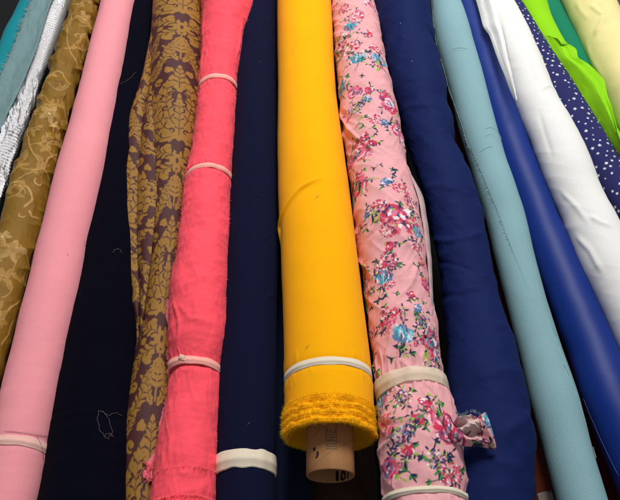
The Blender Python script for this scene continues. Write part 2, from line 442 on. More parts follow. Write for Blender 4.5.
# gold brocade
gold_c, cream_c, darkg = lin((134, 98, 32)), lin((190, 154, 96)), lin((84, 60, 22))
b = root('fabric_bolt', 'wrinkled olive gold brocade bolt with cream embroidered vines and flowers')
B = Bolt(b, [(-40, 85, 118), (0, 68, 103), (40, 57, 92), (70, 47, 84), (100, 36, 76), (130, 26, 68), (160, 15, 60), (205, 2, 48), (240, -8, 40), (300, -26, 23), (350, -42, 10), (380, -52, 2), (450, -75, -20)], zb=0.0, sm=8)
cv = Canvas(-math.pi*B.rbar, math.pi*B.rbar, -.1, B.L[-1]+.1, .0005, gold_c)
for k in range(260):       # fine tone-on-tone slubs woven into the ground
    x = random.uniform(-.1, .1); y = random.uniform(0, B.L[-1]); cv.stroke([(x, y), (x+random.uniform(.004, .012), y+random.uniform(-.002, .002))], .0005, lin((170, 134, 62)), .4)
HB = B.heights(.001)
def vine(pts, w=.0011, px=True):
    w = w*.75
    q = B.uvs(pts) if px else np.array(pts)
    q = rsmp(q, 26); cv.stroke(q, w, cream_c, .95); cv.stroke(q+.0006, w*.35, lin((170, 120, 70)), .6)
    HB.stroke(q, w*1.3, [.0007], add=True, gauss=True)
def petalflower(x, y, R, px=True, n=5, ph=0.):
    u, v = B.uv(x, y) if px else (x, y); R = R*1.05
    for k in range(n):
        a = ph+k*2*math.pi/n+random.uniform(-.15, .15); L = R*random.uniform(.85, 1.15)
        cv.leaf(u, v, L, L*.27, a, lin((176, 138, 78))); HB.ell(u+math.cos(a)*L*.5, v+math.sin(a)*L*.5, L*.5, L*.22, a, [.0006], soft=3)
        cv.leaf(u+math.cos(a)*L*.18, v+math.sin(a)*L*.18, L*.66, L*.15, a, lin((160, 124, 66)))
        for j in range(5):
            o = (j-2)*.09*L; cv.stroke([(u+math.cos(a)*L*.25-math.sin(a)*o, v+math.sin(a)*L*.25+math.cos(a)*o), (u+math.cos(a)*L*.8-math.sin(a)*o*.6, v+math.sin(a)*L*.8+math.cos(a)*o*.6)], .00035, cream_c, .9)
    cv.ell(u, v, R*.13, R*.13, 0, lin((230, 205, 160)))
def hook(x, y, R, a0, px=True, turn=1):
    u, v = B.uv(x, y) if px else (x, y); t = np.linspace(0, 1, 14); a = a0+turn*t*4.2; rr = R*(1-.62*t)
    pts = np.stack([u+rr*np.cos(a), v+rr*np.sin(a)], 1)
    cv.stroke(pts, R*.16*np.sin(np.pi*(t*.8+.15)), cream_c, .95); HB.stroke(pts, .0016, [.0006], add=True, gauss=True)
vine([(82, 2), (75, 5), (70, 20), (66, 38), (70, 52), (78, 64)]); vine([(50, 71), (57, 68), (63, 70), (68, 82)], .0016)
vine([(46, 76), (40, 84), (38, 95)]); vine([(27, 123), (26, 137), (33, 153), (43, 168), (55, 186)]); vine([(57, 155), (48, 158), (45, 168)], .0018)
vine([(43, 168), (30, 172), (18, 178)]); vine([(10, 184), (20, 181), (30, 190), (33, 200), (25, 205)], .0022); vine([(30, 210), (33, 216), (39, 218)], .0018)
vine([(2, 235), (9, 232)], .0016); vine([(3, 320), (10, 308), (20, 301)], .0018); vine([(1, 345), (9, 335), (14, 320)], .0012); vine([(20, 245), (30, 262), (32, 285), (24, 300)], .001)
petalflower(50, 113, .017); petalflower(86, 18, .017, ph=.9); petalflower(56, 124, .010); petalflower(12, 250, .019, ph=.3); petalflower(2, 236, .012); petalflower(93, 3, .009)
hook(78, 36, .007, 1.); hook(40, 182, .008, 2.4); hook(21, 214, .006, 0, turn=-1); hook(64, 84, .007, 3)
for k in range(60):      # thin stems and leaflets between the big motifs
    x0, y0 = random.uniform(-.045, .045), random.uniform(.1, B.L[-1]); a = random.uniform(0, 6.28); t = np.linspace(0, 1, 14)
    pts = np.stack([x0+np.cumsum(np.cos(a+2.4*t))*.0032, y0+np.cumsum(np.sin(a+2.4*t))*.0032], 1); cv.stroke(pts, .0006, cream_c, .85)
    for j in (5, 8, 11, 13): cv.leaf(*pts[j], .014, .0034, a+2.4*t[j]+random.choice([-.8, .8]), lin((164, 126, 62))); cv.stroke([pts[j], pts[j]+np.array([math.cos(a+2.4*t[j]), math.sin(a+2.4*t[j])])*.007], .0004, cream_c)
vlo = B.uv(10, 330)[1]
for v in np.arange(0, vlo-.02, .05): hook(random.uniform(-.02, .03), v, .008, v*40, px=False); petalflower(random.uniform(-.03, .03), v+.025, .014, px=False)
for sgn in (-1, 1):
    for v in np.arange(0, B.L[-1], .07): hook(sgn*.062, v, .008, v*31, px=False, turn=sgn); petalflower(sgn*.075, v+.03, .013, px=False)
def gw(u, v):
    fall = np.clip(.35+(v-.35)*1.6, .3, 1.1)
    return fall*(.0052*ridge(u*16+v*14, v*20-u*12, 31, 2)*.7+.0007*ridge(u*60, v*40+u*30, 41, 2))+.0015*fbm(u*10, v*9, 6)
B.build(material('gold_brocade', attr=True, rough=.5, sheen=.0, spec=.2, wbump=.35, mottle=.16, mscale=60), wr=gw, canvas=cv, dv=.0009, nth=190, core=.015)

# dark navy wide bolt (lower, behind pink)
b = root('fabric_bolt', 'wide very dark navy bolt lying low between the pale pink and damask bolts')
B = Bolt(b, [(-40, 132, 176), (0, 124, 168), (100, 106, 158), (200, 90, 152), (250, 80, 149), (320, 66, 146), (400, 52, 142), (450, 44, 141), (500, 36, 140)], zb=-.045)
B.build(material('black_navy_knit', (2, 2, 17), rough=.95, sheen=.0, spec=.1, kind='rib', weave=.0045, wbump=.12, mottle=.3, mscale=14, stretch=(.4, 6, 1)), wr=lambda u, v: .0018*fbm(u*7, v*6, 12)+.0022*ridge(u*10+v*6, v*7, 13, 2)*.5+.0006*vnoise(u*4, v*160, 5)*np.clip(1.2-3*v, 0, 1), core=.02)
fib = []
for px in [[(98, 411), (98, 422), (102, 433), (109, 441)], [(98, 411), (104, 414), (110, 424), (111, 434), (107, 438)], [(101, 412), (108, 415), (115, 413), (122, 416)], [(112, 252), (118, 248), (122, 253)], [(120, 85), (128, 80), (136, 72)], [(104, 436), (109, 433), (113, 437)]]:
    q = np.array([B.uv(*p) for p in px]); q = catmull(q, 30)+.0006*np.stack([np.sin(np.arange(30)*.7), np.cos(np.arange(30)*.9)], 1); fib.append(B.pt(q[:, 0]/B.rbar, q[:, 1], .0012))
tube_mesh('lint_fibre', fib, .0002, THREAD, b)

# pale pink
b = root('fabric_bolt', 'smooth pale pink bolt with one cream band near the bottom left corner')
B = Bolt(b, [(-40, 110, 147), (0, 100, 137.5), (60, 86, 126), (120, 70, 115.5), (165, 56, 108), (240, 38, 91), (310, 20, 78), (370, 5, 65), (440, -12, 52), (500, -27, 40)], zb=.0, sm=14)
H = B.heights(.001)
_, vb = B.uv(25, 440)
H.stroke([(-.2, vb+.0075), (.2, vb+.0075)], .0012, [-.0006], add=True, gauss=True)
B.build(material('pale_pink_cotton', (238, 150, 158), rough=.9, sheen=.12, mottle=.05, mscale=12, wbump=.1), wr=lambda u, v: .0008*fbm(u*8, v*9, 14)+.0004*ridge(u*30, v*30, 16, 2)*.5+.00025*vnoise(u*9, v*170, 15)*np.clip(1.4-3*v, 0, 1), core=.017, dv=.0016)
B.band(25, 440, .0112, material('blush_tape', (236, 184, 172), rough=.8, sheen=.1, wbump=.25, mottle=.1, mscale=80), up=.0006, tilt=-.05)
fib = []
for px in [[(36, 436), (41, 447), (43, 462)], [(84, 245), (88, 243), (88, 248)], [(85, 240), (84, 245)], [(67, 254), (68, 255)], [(4, 432), (20, 432), (36, 435), (50, 437)]]:
    q = rsmp(np.array([B.uv(*p) for p in px]), 10); fib.append(B.pt(q[:, 0]/B.rbar, q[:, 1], .0009))
tube_mesh('lint_fibre', fib, .00022, material('brown_thread', (140, 95, 90), rough=.9, sheen=0), b)

# ---------------------------------------------------------------- damask
PUR, DG, DG2 = lin((76, 40, 40)), lin((152, 110, 46)), lin((150, 112, 44))
dc = Canvas(-.20, .20, -.1, 1.6, .0005, PUR)
DR = random.Random(5)
def damask(cx, cy, W, Hh):
    """one mirror-symmetric palmette with scrolls and crossing leaves; W half width, Hh height"""
    def pt(sx, x, y): return (cx+sx*x*W, cy+y*Hh)
    def leafy(sx, pts, w, n, col=DG, vein=True):
        """curved acanthus leaf along pts (tile units), width w (m), with lobes on its outer side and plum veins"""
        P = rsmp([pt(sx, *p) for p in pts], 22); t = np.linspace(0, 1, 22)
        wd = w*np.sin(np.pi*(t*.84+.13))**.6; dc.stroke(P, wd, col)
        T = nrm(np.gradient(P, axis=0)); Nn = np.stack([-T[:, 1], T[:, 0]], 1)
        for k in range(n):
            i = int(2+k*18/n)
            for sd in (-1, 1):
                c = P[i]+Nn[i]*wd[i]*.9*sd; a = math.atan2(*(T[i]*.8+Nn[i]*sd)[::-1])
                dc.ell(c[0], c[1], w*.62, w*.34, a, col)
        if vein:
            for k in range(n):
                i = int(3+(k+.5)*17/n)
                for sd in (-1, 1):
                    c = P[i]; e = c+(T[i]*1.0+Nn[i]*sd)*wd[i]*1.05
                    m_ = c+(T[i]*.75+Nn[i]*sd*.45)*wd[i]
                    dc.stroke([c+(m_-c)*.3, m_, e], [w*.06, w*.12, w*.19], PUR)
            dc.stroke(P[2:-4], [w*.10, w*.03], PUR)
    def curl(sx, x, y, R, a0, turn=1, w=.003):
        t = np.linspace(0, 1, 20); a = a0+turn*t*4.8; rr = R*(1-.7*t); c = pt(1, 0, 0)
        P = np.stack([c[0]+sx*(x*W+rr*np.cos(a)), c[1]+y*Hh+rr*np.sin(a)], 1); dc.stroke(P, [w*.6, w], DG); dc.ell(*P[-1], w*1.5, w*1.4, 0, DG)
    for sx in (-1, 1):
        # body of the palmette: nested acanthus leaves fanning outward
        leafy(sx, [(.05, .02), (.5, .0), (.85, .10), (.93, .24), (.78, .33)], W*.17, 6)
        leafy(sx, [(.05, .04), (.42, .07), (.66, .16), (.66, .28), (.48, .36)], W*.16, 6)
        leafy(sx, [(.04, .06), (.26, .13), (.38, .24), (.30, .38), (.16, .44)], W*.15, 6)
        curl(sx, .74, .20, W*.17, 1.2, -1, .0030); curl(sx, .60, .41, W*.15, -1.8, 1, .0028)
        for (x, y, R_, a0, tn) in ((.70, .07, .12, .5, 1), (.42, .20, .12, 2.2, -1), (.20, .30, .10, .2, 1), (.84, .22, .10, 3.6, 1), (.52, .30, .09, 5., -1), (.22, .05, .10, 1.2, 1), (.6, -.24, .10, .4, -1), (.6, -.06, .10, 2.8, 1)):
            t = np.linspace(0, 1, 12); a = a0+tn*t*3.6; rr = R_*W*(1-.55*t); c = pt(sx, x, y)
            P = np.stack([c[0]+sx*rr*np.cos(a), c[1]+rr*np.sin(a)], 1); dc.stroke(P, [W*.035, W*.016], PUR)
        dc.ell(*pt(sx, .92, .36), W*.12, Hh*.022, 1.0*sx, DG, wob=.2); dc.ell(*pt(sx, .30, .48), W*.13, Hh*.022, -.9*sx, DG, wob=.2)
        # crossing leaves
        leafy(sx, [(-.02, -.14), (.25, -.10), (.55, -.085), (.95, -.03)], W*.16, 5)
        leafy(sx, [(-.02, -.14), (.25, -.19), (.55, -.21), (1.0, -.27)], W*.17, 5)
        curl(sx, .33, -.055, W*.13, -2.4, 1, .0030); curl(sx, .36, -.245, W*.13, 2.4, -1, .0030); curl(sx, .62, -.145, W*.10, -2.2, 1, .0026)
        leafy(sx, [(.05, -.24), (.16, -.29), (.36, -.33), (.52, -.31)], W*.09, 4)
        leafy(sx, [(1.0, .50), (.80, .53), (.55, .55), (.34, .62), (.42, .68)], W*.13, 5); leafy(sx, [(.98, .47), (.78, .46), (.6, .50), (.5, .53)], W*.09, 4)
        leafy(sx, [(.10, .57), (.24, .62), (.22, .69), (.08, .72)], W*.09, 4); curl(sx, .72, .64, W*.15, .6, 1, .0028); curl(sx, .86, -.36, W*.13, 2.0, -1, .0026)
        leafy(sx, [(.98, .70), (.86, .68), (.74, .72), (.70, .76)], W*.09, 3)
        for k in range(3): dc.leaf(*pt(sx, .0, -.30-.030*k), W*.24, W*.06, math.pi/2-sx*.9, DG)
    leafy(1, [(0, .0), (0, .10), (0, .2), (0, .30)], W*.13, 5); leafy(1, [(0, .33), (0, .40), (0, .46), (0, .52)], W*.15, 4)
    dc.ell(*pt(1, 0, -.14), W*.16, Hh*.035, 0, DG); dc.ell(*pt(1, 0, -.14), W*.05, Hh*.018, 0, PUR)
    dc.stroke([pt(1, 0, -.2), pt(1, 0, -.42)], .0013, DG)
b = root('fabric_bolt', 'gold and plum damask bolt with a loose fold along its left side')
B = Bolt(b, [(-40, 156, 209), (0, 152, 204), (60, 148, 203), (100, 146, 201), (150, 150, 198), (200, 149, 192), (240, 147, 188), (300, 142, 182), (340, 137, 180), (400, 126, 176), (440, 121, 172), (500, 119, 168)], zb=-.012, sm=10)
vx = [B.uv(183, 25)[1], B.uv(178, 150)[1], B.uv(172, 340)[1]]; ux = B.uv(182, 25)[0]
DW, DH = .050, (vx[0]-vx[2])/2
print('damask', vx, DH)
for j in range(-2, 7):
    for i in range(-3, 4):
        damask(i*DW*2.0+ux, vx[2]+(j+(i % 2)*.5)*DH+.13*DH, DW, DH)
dmat = material('damask', attr=True, rough=.5, sheen=.0, spec=.2, wbump=.3, mottle=.08, mscale=40)
def dwr(u, v): return .0016*fbm(u*9, v*5, 51, 3)+.0016*ridge(u*16+v*2, v*3.5, 53, 1)*np.clip(v*1.5, .2, 1)
B.build(dmat, wr=dwr, canvas=dc, dv=.0009, nth=190, core=.018)
sheet('loose_fold', [(166, -40, .05), (157, 0, .050), (150, 40, .048), (142, 80, .046), (131, 112, .040), (124, 155, .036), (120, 180, .034), (119, 220, .030), (121, 245, .028), (124, 270, .026), (131, 294, .030), (130, 303, .032), (135, 320, .026), (137, 356, .02)],
      [(174, -40, .055), (167, 0, .058), (162, 40, .058), (160, 80, .056), (158, 150, .05), (156, 200, .048), (153, 240, .047), (150, 270, .047), (147, 292, .045), (146, 303, .044), (143, 320, .04), (140, 358, .03)],
      90, 760, dmat, b, bulge=lambda s, t: (.010*np.abs(np.sin(np.pi*(s*1.9+.08+.12*np.sin(t*5))))**.8*np.clip(t*5, 0, 1)-.002)*(1-.55*t)+.0007*fbm(s*3, t*9, 61), canvas=dc, uvo=(.012, 1.02), thick=.0012)

# ---------------------------------------------------------------- coral
b = root('fabric_bolt', 'bright coral bolt with frayed selvedge, tied by three pale pink tapes')
B = Bolt(b, [(-40, 202, 262), (0, 200, 256), (18, 200, 253), (36, 200, 246), (60, 199, 243), (78, 197, 238), (90, 197, 238), (120, 195, 237), (150, 191, 235), (164, 188, 233), (200, 182, 232), (240, 177, 232), (280, 170, 230), (320, 168, 228), (345, 167, 225), (365, 169, 221), (385, 168, 222), (410, 163, 221), (440, 157, 219), (470, 153, 217), (500, 150, 217)], zb=.008, sm=3)
H = B.heights(.001)
for y, a in ((77, .0018), (165, .0016), (364, .0022)):
    _, vb = B.uv(210, y); H.stroke([(-.2, vb), (.2, vb)], .005, [-a], add=True, gauss=True)
for pts, a, w in ([((186, 208), (192, 203), (200, 196), (210, 190)), .0012, .0022], [((172, 300), (176, 310), (180, 325), (178, 345)), .0018, .003], [((230, 290), (227, 310), (224, 330)), .0016, .0025],
               [((243, 20), (240, 40), (236, 60)), .002, .003], [((205, 0), (203, 30), (201, 60), (200, 80)), .0012, .003], [((176, 300), (190, 318), (210, 322)), .0008, .003], [((165, 420), (170, 440), (168, 460)), .0015, .003]):
    H.stroke(rsmp(B.uvs(pts), 20), w, [a], add=True, gauss=True)
def pucker(B, H, vb, n, a, w=.0022, L=.02):
    for k in range(n):
        u = random.uniform(-1.6, 1.6)*B.rbar; sg = random.choice([-1, 1]); l = L*random.uniform(.5, 1.3)
        H.stroke(rsmp([(u, vb+sg*.003), (u+random.uniform(-.003, .003), vb+sg*(.003+l*.5)), (u+random.uniform(-.006, .006), vb+sg*(.003+l))], 8), w*random.uniform(.6, 1.3), [a*random.uniform(.5, 1.2)], add=True, gauss=True)
for y in (77, 165, 364): pucker(B, H, B.uv(210, y)[1], 26, .0009)
_, vf = B.uv(185, 466)
cmat = material('coral_voile', (255, 80, 96), rough=.8, sheen=.25, mottle=.2, mscale=26, wbump=.2, stretch=(1, .7, 1), spec=.25)
def cw(u, v):
    low = np.clip((vf-v)/.01, 0, 1)
    return .0016*fbm(u*12, v*14, 71, 4)+.0009*ridge(u*50+v*20, v*45-u*20, 77, 3)*.6+.0008*ridge(u*22, v*60, 73, 2)*.6+low*.0004*ridge(u*110, v*40, 75, 2)
B.build(cmat, wr=cw, dv=.0014, nth=170, core=.02)
for y, w in ((76, .010), (165, .009), (362, .0115)):
    B.band(212, y, w, BANDP, up=.0007, tilt=-.12 if y > 300 else .05, name='tape_band')
cf = material('coral_fibre', (255, 128, 140), thin=.4, rough=.9, sheen=.3)
tk = np.linspace(-1.7, 1.7, 80)
for vv, cnt, ln in ((vf, 70, .006), (vf-.03, 300, .006)):
    P = B.pt(tk, np.full(80, vv), .0006); fray('frayed_edge', P, np.tile(nrm(np.array([0, -.8, .35])), (80, 1)), ln, cf, b, cnt, wid=.0004, seed=int(vv*1000), curl=1.)
sheet('selvedge_strip', [(166, 300, .035), (165, 340, .035), (168, 380, .036), (160, 418, .037), (152, 450, .037), (143, 466, .038), (141, 478, .040)],
      [(174, 300, .045), (173, 340, .046), (174, 380, .047), (169, 418, .047), (160, 450, .047), (152, 468, .046), (151, 482, .046)], 18, 220, material('coral_selvedge', (238, 120, 132), rough=.85, mottle=.2, mscale=60), b,
      bulge=lambda s, t: .002*np.sin(s*6+t*20)+.003*np.clip(t-.8, 0, 1)*np.sin(t*60), rag=1.)
sheet('selvedge_strip', [(231, 235, .050), (231, 260, .052), (229, 290, .052), (226, 320, .050), (223, 348, .046)], [(233.5, 235, .042), (234, 260, .044), (233, 290, .044), (229, 320, .042), (225, 348, .04)], 12, 120, material('coral_edge', (236, 106, 120), rough=.85, mottle=.2, mscale=60), b, bulge=lambda s, t: .0015*np.sin(t*40), rag=.7)
for tt_, rng in ((-1.25, (.1, .95)), (1.2, (.1, .95))):
    vv_ = np.linspace(B.L[-1]*rng[0], np.interp(1.1, B.C0[:, 1], B.L), 160); P = B.pt(np.full(160, tt_)+.12*vnoise(vv_*30, vv_*0, 4), vv_, .0004)
    fray('frayed_edge', P, np.tile(nrm(np.array([math.sin(tt_), -.2, .5])), (160, 1)), .0042, cf, b, 260, wid=.0003, seed=77, curl=1.2)
loops = []
for k in range(26):
    x, y = 146+random.uniform(-5, 8), 464+random.uniform(-6, 14); a = random.uniform(.6, 2.4); q = []
    for j in range(16): q.append((x, y, .043+.004*math.sin(j*.5+k))); a += random.uniform(-.7, .7); x += .75*math.cos(a); y += .75*math.sin(a)
    q = smooth(np.array(q), 1); loops.append(at(q[:, 0], q[:, 1], q[:, 2]))
tube_mesh('frayed_thread', loops, .0003, cf, b)
tape = material('tape_knot', (214, 186, 160), rough=.8)
q0 = B.pt(np.array([B.uv(183, 358)[0]/B.rbar]), np.array([B.uv(183, 358)[1]]), .002)[0]
kn = []
for i in range(9):
    for j in range(12):
        a = i/8*math.pi; c = j/12*2*math.pi; kn.append(q0+np.array([.0052*math.sin(a)*math.cos(c)*(1+.3*math.sin(3*c+a))+.0012*math.sin(5*a), .0045*math.sin(a)*math.sin(c)*(1+.35*math.cos(2*c+1)), .0018*math.cos(a)+.0012*math.sin(4*c)*math.sin(a)]))
face_mesh('tape_knot', kn, [(i*12+j, i*12+(j+1) % 12, (i+1)*12+(j+1) % 12, (i+1)*12+j) for i in range(8) for j in range(12)], tape, b, True)

# ---------------------------------------------------------------- navy with cream band
b = root('fabric_bolt', 'dark navy bolt between coral and yellow, with a wide cream band at its bottom')
B = Bolt(b, [(-40, 237, 277), (0, 239, 277), (50, 237, 277), (100, 235, 277), (200, 229, 278), (260, 225, 279), (330, 221, 278), (400, 217, 277), (470, 215, 276), (500, 214, 276)], zb=.0, sm=12)
H = B.heights(.001)
for pts, a in ([((253, 45), (260, 42), (266, 46)), -.0014], [((256, 113), (262, 110), (264, 116)), .0014], [((254, 190), (258, 196), (266, 198)), .0014], [((268, 297), (274, 294), (277, 300)), .0014], [((258, 110), (256, 90)), .0006], [((262, 240), (270, 236)), .001]):
    H.stroke(rsmp(B.uvs(pts), 12), .0014, [a], add=True, gauss=True)
_, vb = B.uv(248, 457); H.stroke([(-.2, vb), (.2, vb)], .011, [-.0016], add=True, gauss=True); pucker(B, H, vb, 26, .0008)
B.build(material('navy_jersey', (9, 13, 43), rough=.95, sheen=.0, spec=.15, mottle=.12, mscale=25), wr=lambda u, v: .0009*fbm(u*8, v*6, 81)+.0012*ridge(u*14+v*4, v*2, 83, 1)*.4, core=.018, dv=.0016)
B.band(248, 457, .0205, BAND, up=.0010)
fib = [B.pt(np.array([a, a+.05, a+.07])/1., np.array([v, v+.002, v+.0035]), .0012) for a, v in [(B.uv(x, y)[0]/B.rbar, B.uv(x, y)[1]) for x, y in ((267, 18), (259, 62), (247, 425), (222, 472))]]
tube_mesh('lint_fibre', fib, .0003, THREAD, b)

# ---------------------------------------------------------------- yellow
b = root('fabric_bolt', 'golden yellow bolt in the middle with a shaggy frayed end and bare cardboard tube')
B = Bolt(b, [(-40, 279, 327), (0, 278, 331), (60, 277.5, 334), (100, 278, 337), (150, 278, 343), (200, 279, 350), (250, 281, 357), (300, 283, 363), (350, 284.5, 369), (395, 285, 373.5), (440, 285, 375)], zb=.008, row_end=437, sm=16)
H = B.heights(.001)
ar = rsmp(B.uvs([(277, 246), (279, 228), (284, 212), (291, 199), (300, 189), (311, 182), (322, 178)]), 40)
tt = np.linspace(0, 1, 40)
H.stroke(ar, .0034*(1-.2*tt), [.0030], add=True, gauss=True)
H.stroke(ar+np.array([.008, -.004]), .006, [-.0014], add=True, gauss=True)
H.stroke(rsmp(B.uvs([(292, 55), (300, 40), (310, 36)]), 12), .004, [.0009], add=True, gauss=True)
_, vb = B.uv(326, 361); H.stroke([(-.2, vb), (.2, vb)], .006, [-.0016], add=True, gauss=True); pucker(B, H, vb, 22, .0005)
FZ = .030
def yw(u, v):
    e = np.clip((FZ-v)/FZ, 0, 1)
    ruff = np.sin((v+.0022*vnoise(u*130, v*20, 94))*2*math.pi/.0085)
    return .0011*fbm(u*6, v*5, 91)+np.clip(e*4, 0, 1)*(.0007*ruff+.0007*fbm(u*300, v*260, 93, 2)+.0014*fbm(u*60, v*50, 95, 2)+.0012*e)
ymat = material('yellow_felt', (255, 176, 0), rough=.95, sheen=.15, mottle=.07, mscale=22, wbump=.3, spec=.15)
B.build(ymat, wr=yw, dv=.0009, nth=210, core=0, endsag=.5)
TUBE = B.tube('cardboard_core', .0262, .0232, -.043, .20, CARD)
B.tube('cardboard_core', .0262, .0232, B.L[-1]-.12, B.L[-1]+.03, CARD)
B.band(326, 361, .0098, BAND, up=.0006, name='elastic_band')
yf = material('yellow_fibre', (255, 224, 40), thin=.5, rough=.95, sheen=.1, mottle=.1)
tk = np.linspace(-math.pi, math.pi, 200)
for i, (vv, cnt, ln, dy, dz) in enumerate([(.030-.0025*k, 1500, .0030, -.6-.05*k, .7-.03*k) for k in range(13)]):
    P = B.pt(tk, np.full(200, vv), -.0002); Cc = P.mean(0); D = nrm(nrm(P-Cc)*dz+np.array([0, dy, 0]))
    fray('frayed_edge', P, D, ln, yf, b, cnt, wid=.00032, seed=20+i, curl=1.3)
P0 = B.pt(tk, np.full(200, .002), 0.); Cc = P0.mean(0)
for i, k in enumerate((.93, .84, .74, .65)):
    P = Cc+(P0-Cc)*k+np.array([0, .004*i+.001, 0]); D = np.tile(np.array([0, -1., 0]), (200, 1))
    fray('frayed_edge', P, nrm(D+nrm(P-Cc)*.35), .006, yf, b, 1100, wid=.0006, seed=40+i, curl=.8)
ts = np.linspace(0, 1, 60)
for v_ in (-.052, -.020): 
    q = [B.C0[0]+nrm(B.C0[4]-B.C0[0])*(v_+.052*(t_))+.02625*(math.sin(-1.6+3.2*t_)*np.array([1., 0, 0])+math.cos(-1.6+3.2*t_)*np.array([0, 0, 1.])) for t_ in ts if -.042 < v_+.052*t_ < .01]
    tube_mesh('spiral_seam', [np.array(q)], .00016, material('dark_seam_paper', (128, 88, 56), rough=.9, sheen=0), TUBE)  # thin line in darker brown along the tube's spiral seam
# stamped print and ink marks on the tube
ink = material('tube_ink', (120, 94, 74), rough=.8, sheen=0, mottle=.3, mscale=300)
blk = material('marker_ink', (26, 20, 18), rough=.7, sheen=0, mottle=.2, mscale=300)
Td = nrm(B.C0[4]-B.C0[0]); Sd = nrm(np.cross(Td, [0, 0, 1.])); Nn = np.cross(Sd, Td)
def tubept(th, v, r): return B.C0[0]+Td*v+r*(math.sin(th)*Sd+math.cos(th)*Nn)
def tubestroke(V, F, pts, w, r):
    pts = rsmp(np.array(pts, float), max(4, len(pts)*4)); d = nrm(np.gradient(pts, axis=0)); n = np.stack([-d[:, 1], d[:, 0]], 1); b0 = len(V)
    for p, q in zip(pts, n):
        for s_ in (-1, 1): V.append(tubept((p[0]+q[0]*w*s_)/abs(r), p[1]+q[1]*w*s_, abs(r)))
    for i in range(len(pts)-1): F.append((b0+2*i, b0+2*i+1, b0+2*i+3, b0+2*i+2))
V = []; F = []
ro = .02635
bx0, bx1, bv0, bv1 = -.0048, .0062, -.022, .004
for pts in ([(bx0, bv0), (bx0, bv1)], [(bx1, bv0), (bx1, bv1)], [(bx0, bv0), (bx1, bv0)]): tubestroke(V, F, pts, .00045, ro)
def seg(pl):   # glyphs read with the tube upright, stacked up the box
    for pts in pl: tubestroke(V, F, [(bx0+.0015+(bx1-bx0-.003)*x, y) for x, y in pts], .0006, ro)
seg([[(0, -.0195), (1, -.0195)], [(0, -.0195), (0, -.0165), (1, -.0165), (1, -.0195)], [(.5, -.0195), (.5, -.0167)]])
seg([[(0, -.0135), (1, -.0135)], [(0, -.0135), (1, -.0095)], [(0, -.0095), (1, -.0095)]])
seg([[(0, -.0068), (1, -.0068)]]); seg([[(0, -.004), (1, -.004)], [(0, -.004), (0, .0)], [(.5, -.004), (.5, 0)], [(1, -.004), (1, 0)]])
face_mesh('printed_stamp', V, F, ink, TUBE)
V = []; F = []
tubestroke(V, F, [(-.0205, -.0215), (-.0195, -.0185), (-.0180, -.0200), (-.0195, -.0225)], .0009, ro)
tubestroke(V, F, [(-.0155, -.0235), (-.0140, -.0255), (-.0150, -.029), (-.0175, -.030)], .0010, ro); tubestroke(V, F, [(-.0175, -.0262), (-.0160, -.0268)], .0008, ro)
face_mesh('ink_mark', V, F, blk, TUBE)
V = []; F = []
ri = .0230
def inst(pts, w=.0012): tubestroke(V, F, [(x, y) for x, y in pts], w, ri)
inst([(.0640, -.042), (.0640, -.031)], .0017)
inst([(.0595, -.041), (.0585, -.036), (.0570, -.032), (.0545, -.034), (.0535, -.038), (.0560, -.0415), (.0595, -.041)], .0012); inst([(.0505, -.0415), (.0485, -.037), (.0495, -.032)], .0011)
face_mesh('ink_mark', V, F, blk, TUBE)
fib = [B.pt(np.linspace(a, a+.12, 4), np.array([v, v+.001, v+.003, v+.004]), .0008) for a, v in [(B.uv(x, y)[0]/B.rbar, B.uv(x, y)[1]) for x, y in ((315, 199), (305, 349))]]
tube_mesh('lint_fibre', fib, .0002, THREAD, b)

# ---------------------------------------------------------------- floral
FP = lin((230, 164, 167))
b = root('fabric_bolt', 'soft pink floral print bolt with a knotted corner, beside the yellow one')
B = Bolt(b, [(-40, 330, 370), (0, 332, 375), (30, 333, 380), (60, 334, 386), (80, 336, 392), (110, 339, 399), (150, 344, 407), (175, 348, 411), (210, 352, 421), (240, 356, 426), (280, 361, 430), (300, 364, 433), (330, 368, 440), (360, 372, 443), (378, 374, 443), (395, 375, 449), (420, 376, 459), (450, 377, 466), (488, 379, 469), (500, 380, 471)], zb=.012, sm=4)
cv = Canvas(-math.pi*B.rbar, math.pi*B.rbar, -.1, B.L[-1]+.1, .0004, FP)
RED, PK, MAG, BLU, TEAL, NV, GRN, LIM, WHT, ORG = [lin(c) for c in ((204, 44, 76), (226, 108, 138), (160, 56, 108), (92, 122, 166), (60, 150, 172), (28, 38, 72), (66, 140, 60), (150, 178, 60), (246, 226, 226), (226, 110, 60))]
R = random.Random(3)
def mm(px, y=200): return px*.70/(sp_+(y-250)/FX*cp)/FX*1.38
FS = 1.55
def sprig(u, v, L, a, n=4, col=None):
    t = np.linspace(0, 1, 6); P = np.stack([u+L*t*np.cos(a+t*.5), v+L*t*np.sin(a+t*.5)], 1)
    cv.stroke(P, .00045, NV, .9)
    for k in range(1, 6):
        s_ = 1 if k % 2 else -1; cv.leaf(P[k][0], P[k][1], .0036*FS*R.uniform(.6, 1.2), .0008*FS, a+s_*.8, col if col is not None else (NV if R.random() < .65 else R.choice([GRN, LIM])))
def leaves(u, v, a, s_=1.):
    s_ = s_*FS*.8
    for k in (-1, 0, 1):
        if k == 0 and R.random() < .5: continue
        q = R.random(); c = NV if q < .8 else GRN; aa = a+k*R.uniform(.3, .9); L = .0085*s_*R.uniform(.5, 1.1)
        if q < .6: cv.leaf(u+.0010, v-.0008, L*.9, .0013*s_, aa-.15, R.choice([LIM, GRN]), bend=.4*k)
        cv.leaf(u, v, L, .0013*s_*R.uniform(.6, 1.15), aa, c, bend=.8*k)
    cv.stroke([(u, v), (u-math.cos(a)*.005, v-math.sin(a)*.004)], .0004, NV)
